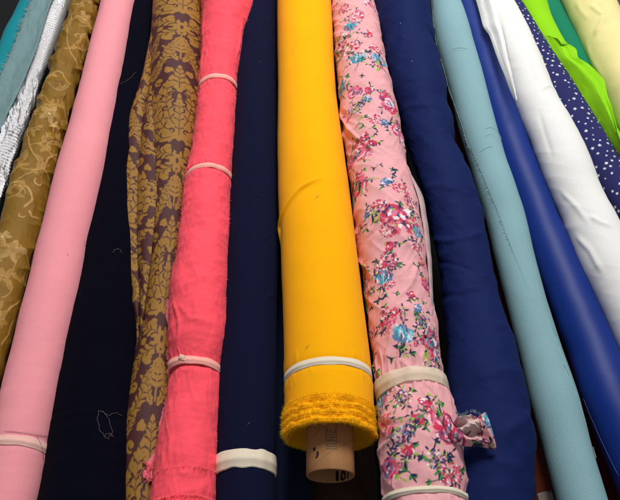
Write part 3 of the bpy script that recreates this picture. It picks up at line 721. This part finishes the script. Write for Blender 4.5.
def petals(u, v, r, cols, n, w=.09):
    for k in range(n):
        a = R.uniform(0, 6.28); rr = r*R.uniform(.15, .95); t = np.linspace(a, a+R.uniform(.5, 1.5), 7); ec = R.uniform(.7, 1)
        ou, ov = R.uniform(-.15, .15)*r, R.uniform(-.15, .15)*r
        cv.stroke(np.stack([u+ou+rr*np.cos(t), v+ov+rr*ec*np.sin(t)], 1), r*w*np.array([.3, .8, 1.1, 1.2, 1., .7, .3]), R.choice(cols), .92)
def rose(u, v, r, mid=BLU, out=RED):
    for k in range(11): a = R.uniform(0, 6.28); cv.ell(u+math.cos(a)*r*.6, v+math.sin(a)*r*.6, r*.42, r*.32, a, R.choice([out, out, PK, MAG]), wob=.3)
    cv.ell(u, v, r*.7, r*.62, 0, PK, wob=.3)
    petals(u, v, r, [out, out, MAG, PK, NV, WHT, mid, lin((250, 190, 196))], 30)
    petals(u, v, r*.45, [mid, WHT, NV, mid, out], 9, .16)
def bluef(u, v, r):
    for k in range(7): a = R.uniform(0, 6.28); cv.ell(u+math.cos(a)*r*.4, v+math.sin(a)*r*.35, r*.5, r*.42, a, R.choice([TEAL, TEAL, BLU]), wob=.25)
    for k in range(22):
        a = R.uniform(.9, 2.3); x0 = u+R.uniform(-.75, .75)*r; y0 = v+R.uniform(-.7, .4)*r
        cv.stroke([(x0, y0), (x0+.25*r*math.cos(a)+.05*r, y0+.3*r*math.sin(a)), (x0+.2*r*math.cos(a), y0+.55*r*math.sin(a))], r*.06, R.choice([BLU, NV, lin((150, 205, 212)), lin((120, 190, 200)), PK, NV, MAG, WHT]), .85)
    cv.stroke([(u, v-.7*r), (u-.2*r, v-1.4*r), (u-.5*r, v-1.9*r)], .0006, NV)
def cluster(u, v, r, cols=None):
    cols = cols or [RED, MAG, PK, RED, NV, WHT, RED]
    for k in range(60):
        a = R.uniform(0, 6.28); q = r*1.1*math.sqrt(R.random()); cv.ell(u+q*math.cos(a), v+q*math.sin(a)*.9, r*.17*R.uniform(.5, 1.1), r*.10, R.uniform(0, 3), R.choice(cols), wob=.3, alpha=.92)
def bud(u, v, r, c=RED, m_=None):
    for k in range(4): cv.ell(u+R.uniform(-.3, .3)*r, v+R.uniform(-.3, .3)*r, r*.7, r*.5, R.uniform(0, 3), c, wob=.3)
    petals(u, v, r*.8, [m_ if m_ is not None else PK, c, WHT, BLU, NV], 9, .14)
    leaves(u-.6*r, v-.8*r, R.uniform(3.5, 5), .6); leaves(u, v-.6*r, R.uniform(4, 6), .5)
items = [('r', 391, 103, 9), ('c', 403, 133, 11), ('r', 400, 130, 7), ('r', 357, 150, 9), ('c', 355, 184, 10), ('r', 358, 186, 8), ('r', 397, 214, 9), ('c', 402, 219, 12), ('b', 383, 275, 8), ('c', 387, 258, 8), ('c', 389, 317, 9), ('b', 403, 333, 9),
         ('b', 432, 335, 8), ('b', 437, 350, 8), ('c', 434, 342, 10), ('o', 372, 360, 7), ('b', 350, 25, 6), ('c', 357, 15, 6), ('c', 350, 48, 7), ('b', 358, 57, 7), ('b', 380, 60, 8), ('c', 377, 50, 6), ('u', 368, 34, 4), ('r', 354, 92, 6), ('b', 341, 88, 7), ('u', 370, 89, 4),
         ('v', 367, 98, 4), ('u', 365, 135, 4), ('u', 372, 142, 4), ('v', 387, 181, 5), ('c', 402, 188, 6), ('v', 367, 214, 4), ('u', 413, 293, 5), ('v', 420, 307, 5), ('c', 418, 245, 6), ('c', 411, 202, 5), ('u', 423, 402, 6), ('u', 419, 419, 5), ('r', 441, 420, 9), ('r', 447, 434, 6), ('n', 403, 397, 7), ('o', 385, 424, 8),
         ('n', 402, 436, 8), ('n', 437, 458, 7), ('c', 455, 474, 9), ('b', 381, 398, 8), ('c', 345, 118, 5), ('c', 371, 3, 6), ('c', 342, 8, 5), ('o', 362, 268, 6), ('o', 358, 245, 5), ('c', 375, 118, 5), ('n', 354, 108, 5), ('b', 418, 232, 5), ('c', 364, 288, 7), ('o', 366, 300, 6), ('c', 357, 232, 6), ('c', 340, 42, 7), ('n', 338, 58, 6), ('r', 349, 166, 7), ('b', 352, 204, 6), ('o', 376, 385, 7), ('c', 372, 335, 6), ('u', 390, 245, 5), ('v', 385, 120, 4), ('c', 378, 205, 5), ('r', 428, 285, 7), ('c', 424, 262, 5), ('r', 388, 468, 8), ('u', 408, 452, 5), ('n', 425, 318, 6), ('n', 431, 365, 6)]
for k, x, y, r in items:
    u, v = B.uv(x, y); s_ = mm(r, y)
    for _ in range(4 if r > 6 else 2): sprig(u+R.uniform(-1, 1)*s_*.6, v+R.uniform(-1, 1)*s_*.6, s_*R.uniform(1.2, 1.9), R.uniform(0, 6.28))
    if r > 6:
        for _ in range(2): a = R.uniform(0, 6.28); leaves(u+s_*math.cos(a), v+s_*math.sin(a), a, .9)
        if r > 7: a = R.uniform(0, 6.28); cluster(u+s_*.95*math.cos(a), v+s_*.95*math.sin(a), s_*.55)
    {'r': lambda: rose(u, v, s_), 'b': lambda: bluef(u, v, s_), 'c': lambda: cluster(u, v, s_), 'o': lambda: cluster(u, v, s_, [RED, ORG, RED, LIM, PK]), 'n': lambda: cluster(u, v, s_, [NV, WHT, MAG, BLU, NV, LIM]),
     'u': lambda: bud(u, v, s_), 'v': lambda: bud(u, v, s_, BLU, WHT)}[k]()
for x, y, a in [(372, 127, .3), (363, 126, 2.4), (358, 125, .5), (392, 170, 1.2), (393, 174, .3), (380, 165, 0), (375, 168, 3.4), (366, 229, 4.2), (372, 222, .7), (399, 348, 5.8), (370, 290, .2), (378, 297, 5), (370, 306, 4.4), (386, 296, 2.2), (395, 292, 5.9), (423, 455, 4.6), (411, 474, 5.2), (405, 470, 2.5), (440, 478, .4), (432, 480, 3.3), (360, 58, 5.4), (372, 66, 5.6), (362, 75, 4.5), (345, 38, 2.8), (334, 40, 4), (338, 60, 5), (400, 122, 4.5), (376, 300, 3.8), (425, 300, 5.1), (431, 310, 4.8), (410, 352, .1), (392, 358, 3.4), (436, 440, 5.5), (450, 455, 5.2), (400, 66, .4)]:
    u, v = B.uv(x, y); leaves(u, v, a, R.uniform(.7, 1.1))
for x, y, n in [(338, 45, 5), (361, 295, 7), (364, 305, 6), (427, 350, 4), (380, 62, 4), (360, 190, 3)]:
    for k in range(n): u, v = B.uv(x+R.uniform(-3, 3), y+R.uniform(-9, 9)); cv.leaf(u, v, .014, .0022, R.uniform(4, 5.4), R.choice([LIM, GRN, NV, LIM]))
for k in range(26):    # unseen far side and beyond the frame
    sgn = R.choice([-1, 1]); u, v = sgn*R.uniform(.085, .15), R.uniform(0, B.L[-1]); (rose if k % 2 else cluster)(u, v, .008)
for k in range(22):
    u, v = R.uniform(-.07, .07), R.uniform(B.uv(353, 2)[1]+.02, B.L[-1]); (rose if k % 2 else cluster)(u, v, .008); sprig(u, v, .02, k)
for k in range(6): u, v = R.uniform(-.07, .07), R.uniform(0, .06); rose(u, v, .008)
H = B.heights(.001)
for pts, a, w in [([(338, 108), (345, 125), (357, 138), (370, 147), (383, 155)], .0034, .0032), ([(337, 116), (343, 133), (352, 143)], -.0024, .003), ([(372, 232), (382, 215), (388, 195)], .0022, .003), ([(378, 240), (392, 222), (400, 205)], .0016, .003), ([(366, 240), (380, 228)], -.001, .003),
                  ([(395, 300), (410, 285), (420, 262)], .0022, .0035), ([(385, 340), (396, 318), (412, 305)], .0016, .0035), ([(384, 366), (388, 345), (392, 330)], .0022, .0024), ([(393, 366), (397, 350)], -.0018, .002), ([(402, 366), (404, 345)], .0016, .002), ([(415, 366), (413, 340), (418, 320)], .0018, .0025), ([(428, 366), (424, 345)], .0015, .002),
                  ([(376, 366), (374, 350)], .0012, .002), ([(409, 385), (411, 402), (408, 420), (398, 432)], .0026, .0022), ([(420, 385), (432, 403), (443, 420), (452, 435)], .0024, .0026), ([(425, 385), (440, 402)], -.002, .0022), ([(376, 455), (390, 440), (402, 434)], .0026, .004), ([(377, 430), (400, 424), (430, 424)], -.001, .003), ([(378, 470), (395, 462), (420, 460)], .0014, .004)]:
    H.stroke(rsmp(B.uvs(pts), 24), w, [a], add=True, gauss=True)
for (x, y), a in (((405, 374), .0022), ((420, 489), .0016)):
    _, vb = B.uv(x, y); H.stroke([(-.25, vb), (.25, vb)], .010, [-a], add=True, gauss=True)
pucker(B, H, B.uv(405, 374)[1], 34, .0014, .0026, .034); pucker(B, H, B.uv(420, 489)[1], 22, .0010)
fmat = material('floral_jersey', attr=True, rough=.75, sheen=.25, mottle=.06, mscale=20, wbump=.15)
B.build(fmat, wr=lambda u, v: .0020*fbm(u*11, v*9, 101, 4)+.0024*ridge(u*24+v*20, v*15, 103, 2)*.7+.0008*ridge(u*60-v*30, v*40, 105, 2)*.6, canvas=cv, dv=.0008, nth=250, core=.02)
tr = material('sheer_band', (236, 222, 192), rough=.6, sheen=.1, mottle=.1, mscale=50, wbump=.3)
tb = tr.node_tree; bsdf = tb.nodes['Principled BSDF']; bsdf.inputs['Alpha'].default_value = .68
B.band(405, 376, .0215, tr, up=.0008, wav=.003, name='sheer_band'); B.band(424, 489, .0068, BAND, up=.0009, wav=.002)
# loose edge strip down the right side
sheet('seam_edge', [(408, 172, .060), (413, 182, .066), (419, 200, .070), (424, 230, .074), (428, 262, .076), (430, 290, .078), (430, 315, .08), (424, 335, .09)],
      [(409, 172, .055), (416, 182, .058), (424, 198, .060), (429, 230, .062), (432, 262, .064), (433, 290, .066), (434, 315, .07), (427, 337, .088)], 10, 200, material('jersey_reverse', (190, 160, 160), rough=.85, mottle=.14, mscale=120), b, thick=.0016,
      bulge=lambda s, t: .003*np.sin(s*3.1)+.0006*np.sin(t*60))
# knotted corner lying over the navy bolt
rev = material('print_reverse', attr=True, rough=.85, mottle=.12, mscale=80)
rc = Canvas(-.1, .2, -.2, .2, .0004, lin((216, 184, 180)))
cvs, cv2 = cv, rc; cv = rc
for k in range(60): (cluster if k % 3 else bluef)(R.uniform(-.02, .08), R.uniform(-.12, .02), R.uniform(.005, .009))
cv = cvs
cr = lambda s, t: .0035*np.sin(s*7+t*5)+.0022*fbm(s*5, t*6, 111, 3)
sheet('knotted_corner', [(436, 398, .100), (446, 414, .106), (456, 428, .108), (468, 437, .108), (482, 440, .106), (494, 441, .104)],
      [(430, 408, .103), (441, 424, .104), (450, 440, .102), (462, 446, .099), (480, 447, .096), (496, 450, .098)], 30, 160, fmat, b, bulge=lambda s, t: .005*np.sin(s*3.1)+.001*fbm(s*4, t*8, 7), canvas=cv, thick=.0012, uvo=(.012, .20))
sheet('knotted_corner', [(452, 424, .100), (456, 418, .112), (463, 415, .116), (472, 413, .116), (479, 417, .112), (484, 414, .114)],
      [(450, 436, .098), (460, 436, .102), (470, 440, .104), (480, 440, .106), (488, 441, .106), (494, 447, .104)], 60, 160, rev, b, bulge=lambda s, t: .006*np.sin(s*9+t*7)*np.sin(np.clip(s, 0, 1)*3.1)+.003*ridge(s*3, t*3, 115, 2), canvas=rc, thick=.0012, uvo=(0, -.02))
sheet('knotted_corner', [(478, 417, .112), (481, 415, .118), (484, 413, .118), (486, 412, .116)], [(482, 438, .106), (488, 442, .107), (492, 446, .106), (496, 449, .102)], 40, 60, fmat, b, bulge=lambda s, t: .005*np.sin(s*3.1)+.001*fbm(s*4, t*3, 8), canvas=cv, thick=.0012, uvo=(-.02, .30))
ed = at(np.linspace(456, 486, 40), 414+2*np.sin(np.linspace(0, 9, 40)), .117)
fray('frayed_edge', ed, np.tile(nrm(np.array([.1, .8, .4])), (40, 1)), .0035, material('teal_grey_fibre', (130, 150, 158), rough=.9), b, 130, seed=9)

# ---------------------------------------------------------------- royal navy, big
b = root('fabric_bolt', 'thick rumpled royal navy bolt lying between the floral and pale teal bolts')
B = Bolt(b, [(-40, 366, 422), (0, 372, 430), (30, 377, 434), (50, 381, 437), (65, 384, 444), (80, 388, 447), (100, 393, 449), (130, 402, 455), (150, 408, 458), (165, 413, 468), (185, 419, 476), (205, 424, 482), (235, 431, 486), (260, 436, 492), (290, 441, 500), (320, 444, 508), (350, 446, 517), (380, 447, 525), (402, 448, 529), (415, 448, 531), (440, 449, 536), (500, 450, 538)], zb=.0, sm=3)
H = B.heights(.001)
for pts, a, w in [([(430, 240), (450, 242), (470, 238), (484, 232)], .0022, .005), ([(440, 300), (460, 295), (490, 292)], -.0016, .005), ([(425, 190), (440, 186), (460, 192)], .0018, .006), ([(455, 340), (480, 330), (505, 325)], .0016, .006),
                  ([(400, 110), (420, 104), (440, 108)], .0014, .006), ([(470, 385), (495, 372), (520, 372)], .0018, .006), ([(500, 440), (515, 425), (530, 415)], .0016, .006), ([(435, 262), (460, 266), (480, 275)], -.0014, .004), ([(480, 470), (500, 460), (520, 470)], .0012, .007), ([(394, 70), (402, 40), (406, 5)], .0012, .008)]:
    H.stroke(rsmp(B.uvs(pts), 20), w, [a], add=True, gauss=True)
def kw(u, v):
    side = np.clip(u/B.rbar-.5, 0, 1)
    return .0022*fbm(u*9+v*4, v*12-u*4, 121, 3)+side*.0026*fbm(u*4, v*34, 123, 2)+.0014*ridge(u*18+v*8, v*26-u*9, 125, 3)*.5+.0005*ridge(u*60+v*30, v*55, 127, 2)*.5
B.build(material('royal_navy_satin', (15, 29, 78), rough=.75, sheen=.0, mottle=.06, mscale=14, wbump=.1, spec=.12), wr=kw, core=.02, dv=.0016, nth=160)
q = [B.uv(x, y) for x, y in ((400, 24), (412, 62))]
tube_mesh('lint_fibre', [B.pt(np.array([u, u+.0006, u+.001])/B.rbar, np.array([v, v+.0015, v+.002]), .0007) for u, v in q], .0006, material('white_lint', (170, 175, 190), rough=.9), b)

# ---------------------------------------------------------------- pale teal herringbone
b = root('fabric_bolt', 'pale teal herringbone weave bolt with a frayed diagonal edge')
B = Bolt(b, [(-40, 424, 448), (0, 430, 461), (30, 433, 471), (50, 437, 476.5), (75, 445, 484), (100, 452, 490), (130, 459, 498), (160, 468, 507), (190, 476, 518), (215, 484, 526), (250, 492, 534), (300, 505, 547), (350, 518, 562), (400, 530, 580), (440, 541, 590), (500, 556, 608)], zb=.0, sm=6)
H = B.heights(.0008)
edge_px = [(434, 10), (435, 30), (438, 48), (445, 70), (450, 90), (455, 103), (463, 125), (467, 142), (474, 158), (483, 178), (492, 200), (502, 225), (512, 250)]
q = rsmp(B.uvs(edge_px), 80)
# upper cloth layer lies right of this edge: a real 1.6 mm step
U = H.u0+np.arange(H.nu)*H.res; V = H.v0+np.arange(H.nv)*H.res
eu = np.interp(V, q[::-1, 1], q[::-1, 0])
eu = np.where(V < q[:, 1].min(), q[-1, 0]+(q[:, 1].min()-V)*.12, eu)
dist = U[:, None]-eu[None, :]
H.A[..., 0] += .0007*(np.clip(dist/.0012+.5, 0, 1)-1)*np.clip((V-q[:, 1].min()+.12)/.12, 0, 1)[None, :]*(np.clip((1.9*B.rbar-np.abs(U))/.01, 0, 1)[:, None])
for pts, a in [([(483, 138), (490, 133), (498, 141)], .0010), ([(548, 320), (553, 335), (558, 345)], .0012), ([(562, 362), (568, 378), (574, 392)], .0010), ([(543, 300), (536, 280)], .0007), ([(450, 52), (458, 50), (466, 51)], .0007), ([(461, 66), (468, 62)], .0006)]:
    H.stroke(rsmp(B.uvs(pts), 14), .0012, [a], add=True, gauss=True)
H.stroke(rsmp(B.uvs([(540, 295), (551, 325), (562, 355), (576, 395), (585, 420), (594, 450)]), 40), .0009, [.0009], add=True, gauss=True)
hmat = material('pale_teal_herringbone', (130, 166, 172), rough=.9, sheen=.15, kind='herring', mottle=.09, mscale=16, wbump=.28)
B.build(hmat, wr=lambda u, v: .0008*fbm(u*8, v*7, 131), core=.018, dv=.0011, nth=190)
th, vv = q[:, 0]/B.rbar, q[:, 1]
P = B.pt(th+.03, vv, .0004)
tf = material('teal_fibre', (190, 220, 218), thin=.4, rough=.9, sheen=.2)
fray('frayed_edge', P, np.tile(nrm(np.array([-.75, 0, .35])), (80, 1)), -.0 + .0036, tf, b, 260, seed=12, curl=1.2)
fib = [B.pt(th[:52]+.01*np.sin(np.arange(52)*1.3), vv[:52], .0012)]
for px in ([(484, 130), (490, 127), (497, 132), (503, 140), (505, 148)], [(480, 152), (486, 148), (492, 146)], [(452, 50), (459, 48), (467, 50)], [(549, 323), (556, 336)], [(594, 446), (599, 452), (596, 458)], [(562, 365), (568, 376)]):
    k = rsmp(B.uvs(px), 14); fib.append(B.pt(k[:, 0]/B.rbar, k[:, 1], .0009))
tube_mesh('loose_thread', fib, .0003, tf, b)

# ---------------------------------------------------------------- glossy blue
b = root('fabric_bolt', 'smooth glossy deep blue bolt lying between the pale teal and white ones')
B = Bolt(b, [(-40, 434, 466), (0, 447, 480), (40, 460, 493), (80, 473, 507), (130, 488, 525), (170, 502, 541), (220, 520, 561), (270, 537, 582), (310, 552, 601), (355, 568, 621), (400, 581, 642), (450, 600, 668), (500, 619, 694)], zb=.0, sm=16)
B.build(material('blue_vinyl', (0, 38, 118), rough=.52, sheen=.05, mottle=.03, mscale=10, wbump=.03, spec=.28), wr=lambda u, v: .0017*fbm(u*6, v*7, 141)+.0009*ridge(u*8, v*9, 143, 1)*.5, core=.018)
q = rsmp(B.uvs([(584, 398), (592, 418), (600, 438), (610, 460), (618, 476)]), 30)
tube_mesh('loose_thread', [B.pt(q[:, 0]/B.rbar, q[:, 1], .0008)], .00022, material('blue_grey_thread', (96, 106, 140), rough=.8), b)

# ---------------------------------------------------------------- white
b = root('fabric_bolt', 'thick white bolt with a loose folded edge at its top left')
B = Bolt(b, [(-40, 458, 496), (0, 474, 514), (25, 484, 527), (50, 494, 539), (80, 505, 552), (100, 512, 561), (120, 520, 572), (155, 534, 590), (175, 542, 598), (190, 548, 603), (205, 554, 611), (220, 560, 621), (270, 580, 645), (310, 600, 668), (355, 620, 692), (420, 652, 730)], zb=.01, sm=4)
H = B.heights(.001)
for pts, a, w in [([(512, 100), (505, 70), (497, 40), (493, 5)], .003, .0022), ([(500, 20), (506, 50), (512, 85)], -.0014, .003), ([(540, 90), (550, 85), (560, 92)], .0016, .003), ([(590, 215), (600, 222), (612, 226)], .002, .004), ([(560, 190), (575, 205), (590, 225)], .0014, .004), ([(538, 110), (545, 135), (553, 160)], -.0010, .004), ([(575, 235), (590, 250), (605, 275)], .0016, .004), ([(530, 60), (538, 80)], .0012, .003)]:
    H.stroke(rsmp(B.uvs(pts), 20), w, [a], add=True, gauss=True)
wmat = material('white_crepe', (230, 228, 224), rough=.85, sheen=.2, mottle=.03, mscale=16, wbump=.12)
B.build(wmat, wr=lambda u, v: .0016*fbm(u*9, v*8, 151, 3)+.0006*ridge(u*20+v*20, v*18, 153, 2)*.5, core=.02, dv=.0014, nth=170)
sheet('loose_fold', [(462, -40, .066), (470, -15, .067), (476, 0, .068), (480, 14, .068), (483, 27, .069), (489, 35, .071), (496, 55, .073), (504, 75, .076), (510, 90, .078), (514, 99, .08)],
      [(478, -40, .085), (486, -15, .086), (493, 0, .088), (498, 14, .089), (501, 27, .089), (504, 38, .089), (508, 57, .089), (512, 75, .089), (515, 90, .088), (517, 100, .088)], 50, 200, wmat, b,
      bulge=lambda s, t: .006*np.sin(s*3.1)*(1-.6*t)+.0025*np.sin(s*10+t*2)*(s*(1-s)*4)*(1-t)+.0007*fbm(s*3, t*6, 5), thick=.0012)

# ---------------------------------------------------------------- star print
b = root('fabric_bolt', 'navy bolt printed with small white stars, between the white and lime bolts')
B = Bolt(b, [(-40, 460, 498), (0, 484, 523), (30, 500, 541), (60, 518, 560.5), (90, 534, 580), (125, 554, 601), (155, 572, 619), (200, 598, 648), (250, 630, 684)], zb=-.008, sm=8, row_end=330)
STB = lin((36, 36, 92))
cv = Canvas(-math.pi*B.rbar, math.pi*B.rbar, -.1, B.L[-1]+.1, .0004, STB)
def star(u, v, r, a, col): cv.poly([(u+(r if k % 2 == 0 else r*.42)*math.cos(a+k*math.pi/5), v+(r if k % 2 == 0 else r*.42)*math.sin(a+k*math.pi/5)) for k in range(10)], col)
k = 0
for j in range(int(B.L[-1]/.0118)):
    for i in range(-15, 16):
        u = (i+(j % 2)*.5)*.0125+R.uniform(-1, 1)*.003; v = j*.0118+R.uniform(-1, 1)*.0034
        if abs(u) < math.pi*B.rbar-.004 and R.random() < .9: star(u, v, R.choice([.0016, .0021, .0027, .0033]), R.uniform(0, 6), lin((236, 234, 238)))
for k in range(2600): cv.ell(R.uniform(-.12, .12), R.uniform(0, B.L[-1]), .0006, .0005, 0, R.choice([lin((70, 66, 140)), lin((36, 34, 90))]), alpha=.6)
B.build(material('star_print', attr=True, rough=.9, sheen=.15, mottle=.06, mscale=40), wr=lambda u, v: .0012*fbm(u*8, v*9, 161), canvas=cv, core=.018, dv=.0009, nth=190)

# ---------------------------------------------------------------- lime
b = root('fabric_bolt', 'bright lime green bolt with its loose cloth spread to the right')
B = Bolt(b, [(-40, 486, 530), (0, 508, 549), (20, 518, 555), (42, 530, 566), (70, 548, 582), (100, 566, 600), (130, 585, 618), (180, 612, 650), (240, 650, 690)], zb=-.004, sm=5, row_end=260)
lmat = material('lime_cotton', (140, 208, 0), rough=.85, sheen=.12, mottle=.04, mscale=14, wbump=.12)
B.build(lmat, wr=lambda u, v: .0012*fbm(u*8, v*7, 171), core=.018)
sheet('spread_cloth', [(542, 34, .040), (546, 44, .042), (554, 62, .040), (566, 80, .038), (580, 101, .036), (596, 126, .034), (610, 148, .034), (628, 176, .032), (656, 222, .03)],
      [(562, 41.5, .066), (572, 43, .068), (578, 46, .070), (579, 55, .071), (590, 61, .072), (606, 76, .074), (608, 87, .074), (614, 106, .074), (619, 130, .072), (640, 180, .060)], 70, 260, lmat, b,
      bulge=lambda s, t: .008*np.exp(-((s-.35-.3*t)/.16)**2)*np.sin(np.pi*np.clip(t*1.5, 0, 1))+.003*np.sin(s*3.1)-.006*s**3+.002*fbm(s*2.5, t*4, 12), thick=.0012)

# ---------------------------------------------------------------- green, cream, mauve
b = root('fabric_bolt', 'deep green bolt mostly hidden between the lime and cream bolts')
B = Bolt(b, [(-40, 505, 538), (0, 526, 560), (20, 536, 570), (40, 548, 581), (58, 558, 591), (100, 585, 617), (160, 620, 655)], zb=-.02, sm=8, row_end=200)
B.build(material('deep_green_cotton', (0, 118, 86), sheen=.1, mottle=.03, wbump=.1), wr=lambda u, v: .0006*fbm(u*8, v*6, 181), core=.015)
b = root('fabric_bolt', 'cream yellow bolt with soft creases at the top right')
B = Bolt(b, [(-40, 535, 592), (0, 558, 616), (20, 567, 627), (40, 577, 638), (60, 586, 650), (100, 602, 675), (160, 630, 716)], zb=-.012, sm=8, row_end=190)
H = B.heights(.001)
for pts, a, w in [([(594, 35), (600, 25), (605, 16)], .003, .005), ([(598, 38), (605, 28), (609, 20)], -.0012, .004), ([(590, 5), (596, 10), (604, 16)], .0025, .004), ([(600, 0), (605, 15)], .002, .003), ([(585, 40), (592, 60), (604, 80)], .0012, .006), ([(575, 0), (582, 12), (590, 20)], .001, .005)]:
    H.stroke(rsmp(B.uvs(pts), 20), w, [a], add=True, gauss=True)
B.build(material('cream_cotton', (232, 218, 152), sheen=.1, mottle=.08, mscale=26, kind='rib', weave=.003, wbump=.2), wr=lambda u, v: .0016*fbm(u*8, v*9, 191), core=.02)
b = root('fabric_bolt', 'greyish mauve bolt just showing in the top right corner')
B = Bolt(b, [(-40, 584, 640), (0, 610, 664), (40, 634, 690), (100, 670, 730)], zb=-.012, sm=8, row_end=120)
B.build(material('mauve_cotton', (150, 132, 148), mottle=.1), wr=lambda u, v: .0008*fbm(u*8, v*6, 195), core=.018)

# ---------------------------------------------------------------- bolts lying underneath
G2 = 'bolts of fabric lying underneath the others'
def low(label, edges, mat, zb, wr=None, **k):
    b = root('fabric_bolt', label, group=G2); B = Bolt(b, edges, zb=zb, **k); B.build(mat, wr=wr, core=.018); return b, B
low('dark blue denim bolt underneath, left of the cardboard tube', [(300, 262, 306), (400, 258, 310), (440, 256, 312), (500, 253, 316)], material('denim', (22, 34, 66), rough=.9, fleck=.12, mottle=.3, mscale=120), -.095, lambda u, v: .0012*fbm(u*20, v*20, 201), y_far=.9, row_top=150)
low('dark brown tweed bolt underneath, below the cardboard tube', [(300, 316, 366), (400, 312, 372), (450, 311, 374), (500, 309, 378)], material('brown_tweed', (70, 46, 36), rough=.95, fleck=.2, mottle=.35, mscale=160), -.10, lambda u, v: .0012*fbm(u*30, v*30, 203), y_far=.9, row_top=150)
lb, LB = low('rust orange bolt underneath, seen between royal navy and pale teal', [(300, 478, 525), (400, 504, 560), (450, 515, 572), (500, 527, 586)], material('rust_cotton', (150, 66, 40), mottle=.12), -.09, lambda u, v: .0006*fbm(u*10, v*10, 205), y_far=1.0, row_top=100)
low('maroon bolt underneath, seen between pale teal and glossy blue', [(300, 535, 580), (380, 558, 606), (420, 570, 620), (500, 594, 650)], material('maroon_cotton', (104, 38, 46), mottle=.12), -.09, lambda u, v: .0006*fbm(u*10, v*10, 207), y_far=1.0, row_top=100)
u0, v0 = LB.uv(545, 496)
tt = np.linspace(u0-.0085, u0+.009, 12)/LB.rbar; P = np.array([LB.pt(tt, np.full(12, v0+dv), .0012) for dv in np.linspace(-.02, .004, 8)])
grid_mesh('paper_label', P, material('paper_white', (216, 196, 184), rough=.7, sheen=0, mottle=.05), lb, flip=False, thick=.0003)

# ================================================================== LIGHT
W = bpy.data.worlds.new('World'); S.world = W; W.use_nodes = True
W.node_tree.nodes['Background'].inputs[0].default_value = (.86, .93, 1, 1); W.node_tree.nodes['Background'].inputs[1].default_value = .22
def area(name, loc, target, size, power, col):
    l = bpy.data.lights.new(name, 'AREA'); l.shape = 'RECTANGLE'; l.size, l.size_y = size; l.energy = power; l.color = col
    o = bpy.data.objects.new(name, l); COL.objects.link(o); o.location = loc
    o.rotation_euler = (Vector(target)-Vector(loc)).to_track_quat('-Z', 'Y').to_euler(); return o
area('ceiling_lamp', (.30, 1.6, 1.9), (0, .6, 0), (1.0, .75), 50, (1, .985, .97))

cam = bpy.data.cameras.new('Camera'); co = bpy.data.objects.new('Camera', cam); COL.objects.link(co)
co.location = CAM; co.rotation_euler = (math.pi/2-PITCH, 0, 0)
cam.sensor_width = 36; cam.lens = 36*FX/620; cam.clip_end = 50; cam.clip_start = .01
S.camera = co
S.render.engine = 'CYCLES'
S.view_settings.view_transform = 'Standard'; S.view_settings.look = 'None'; S.view_settings.exposure = 0; S.view_settings.gamma = 1
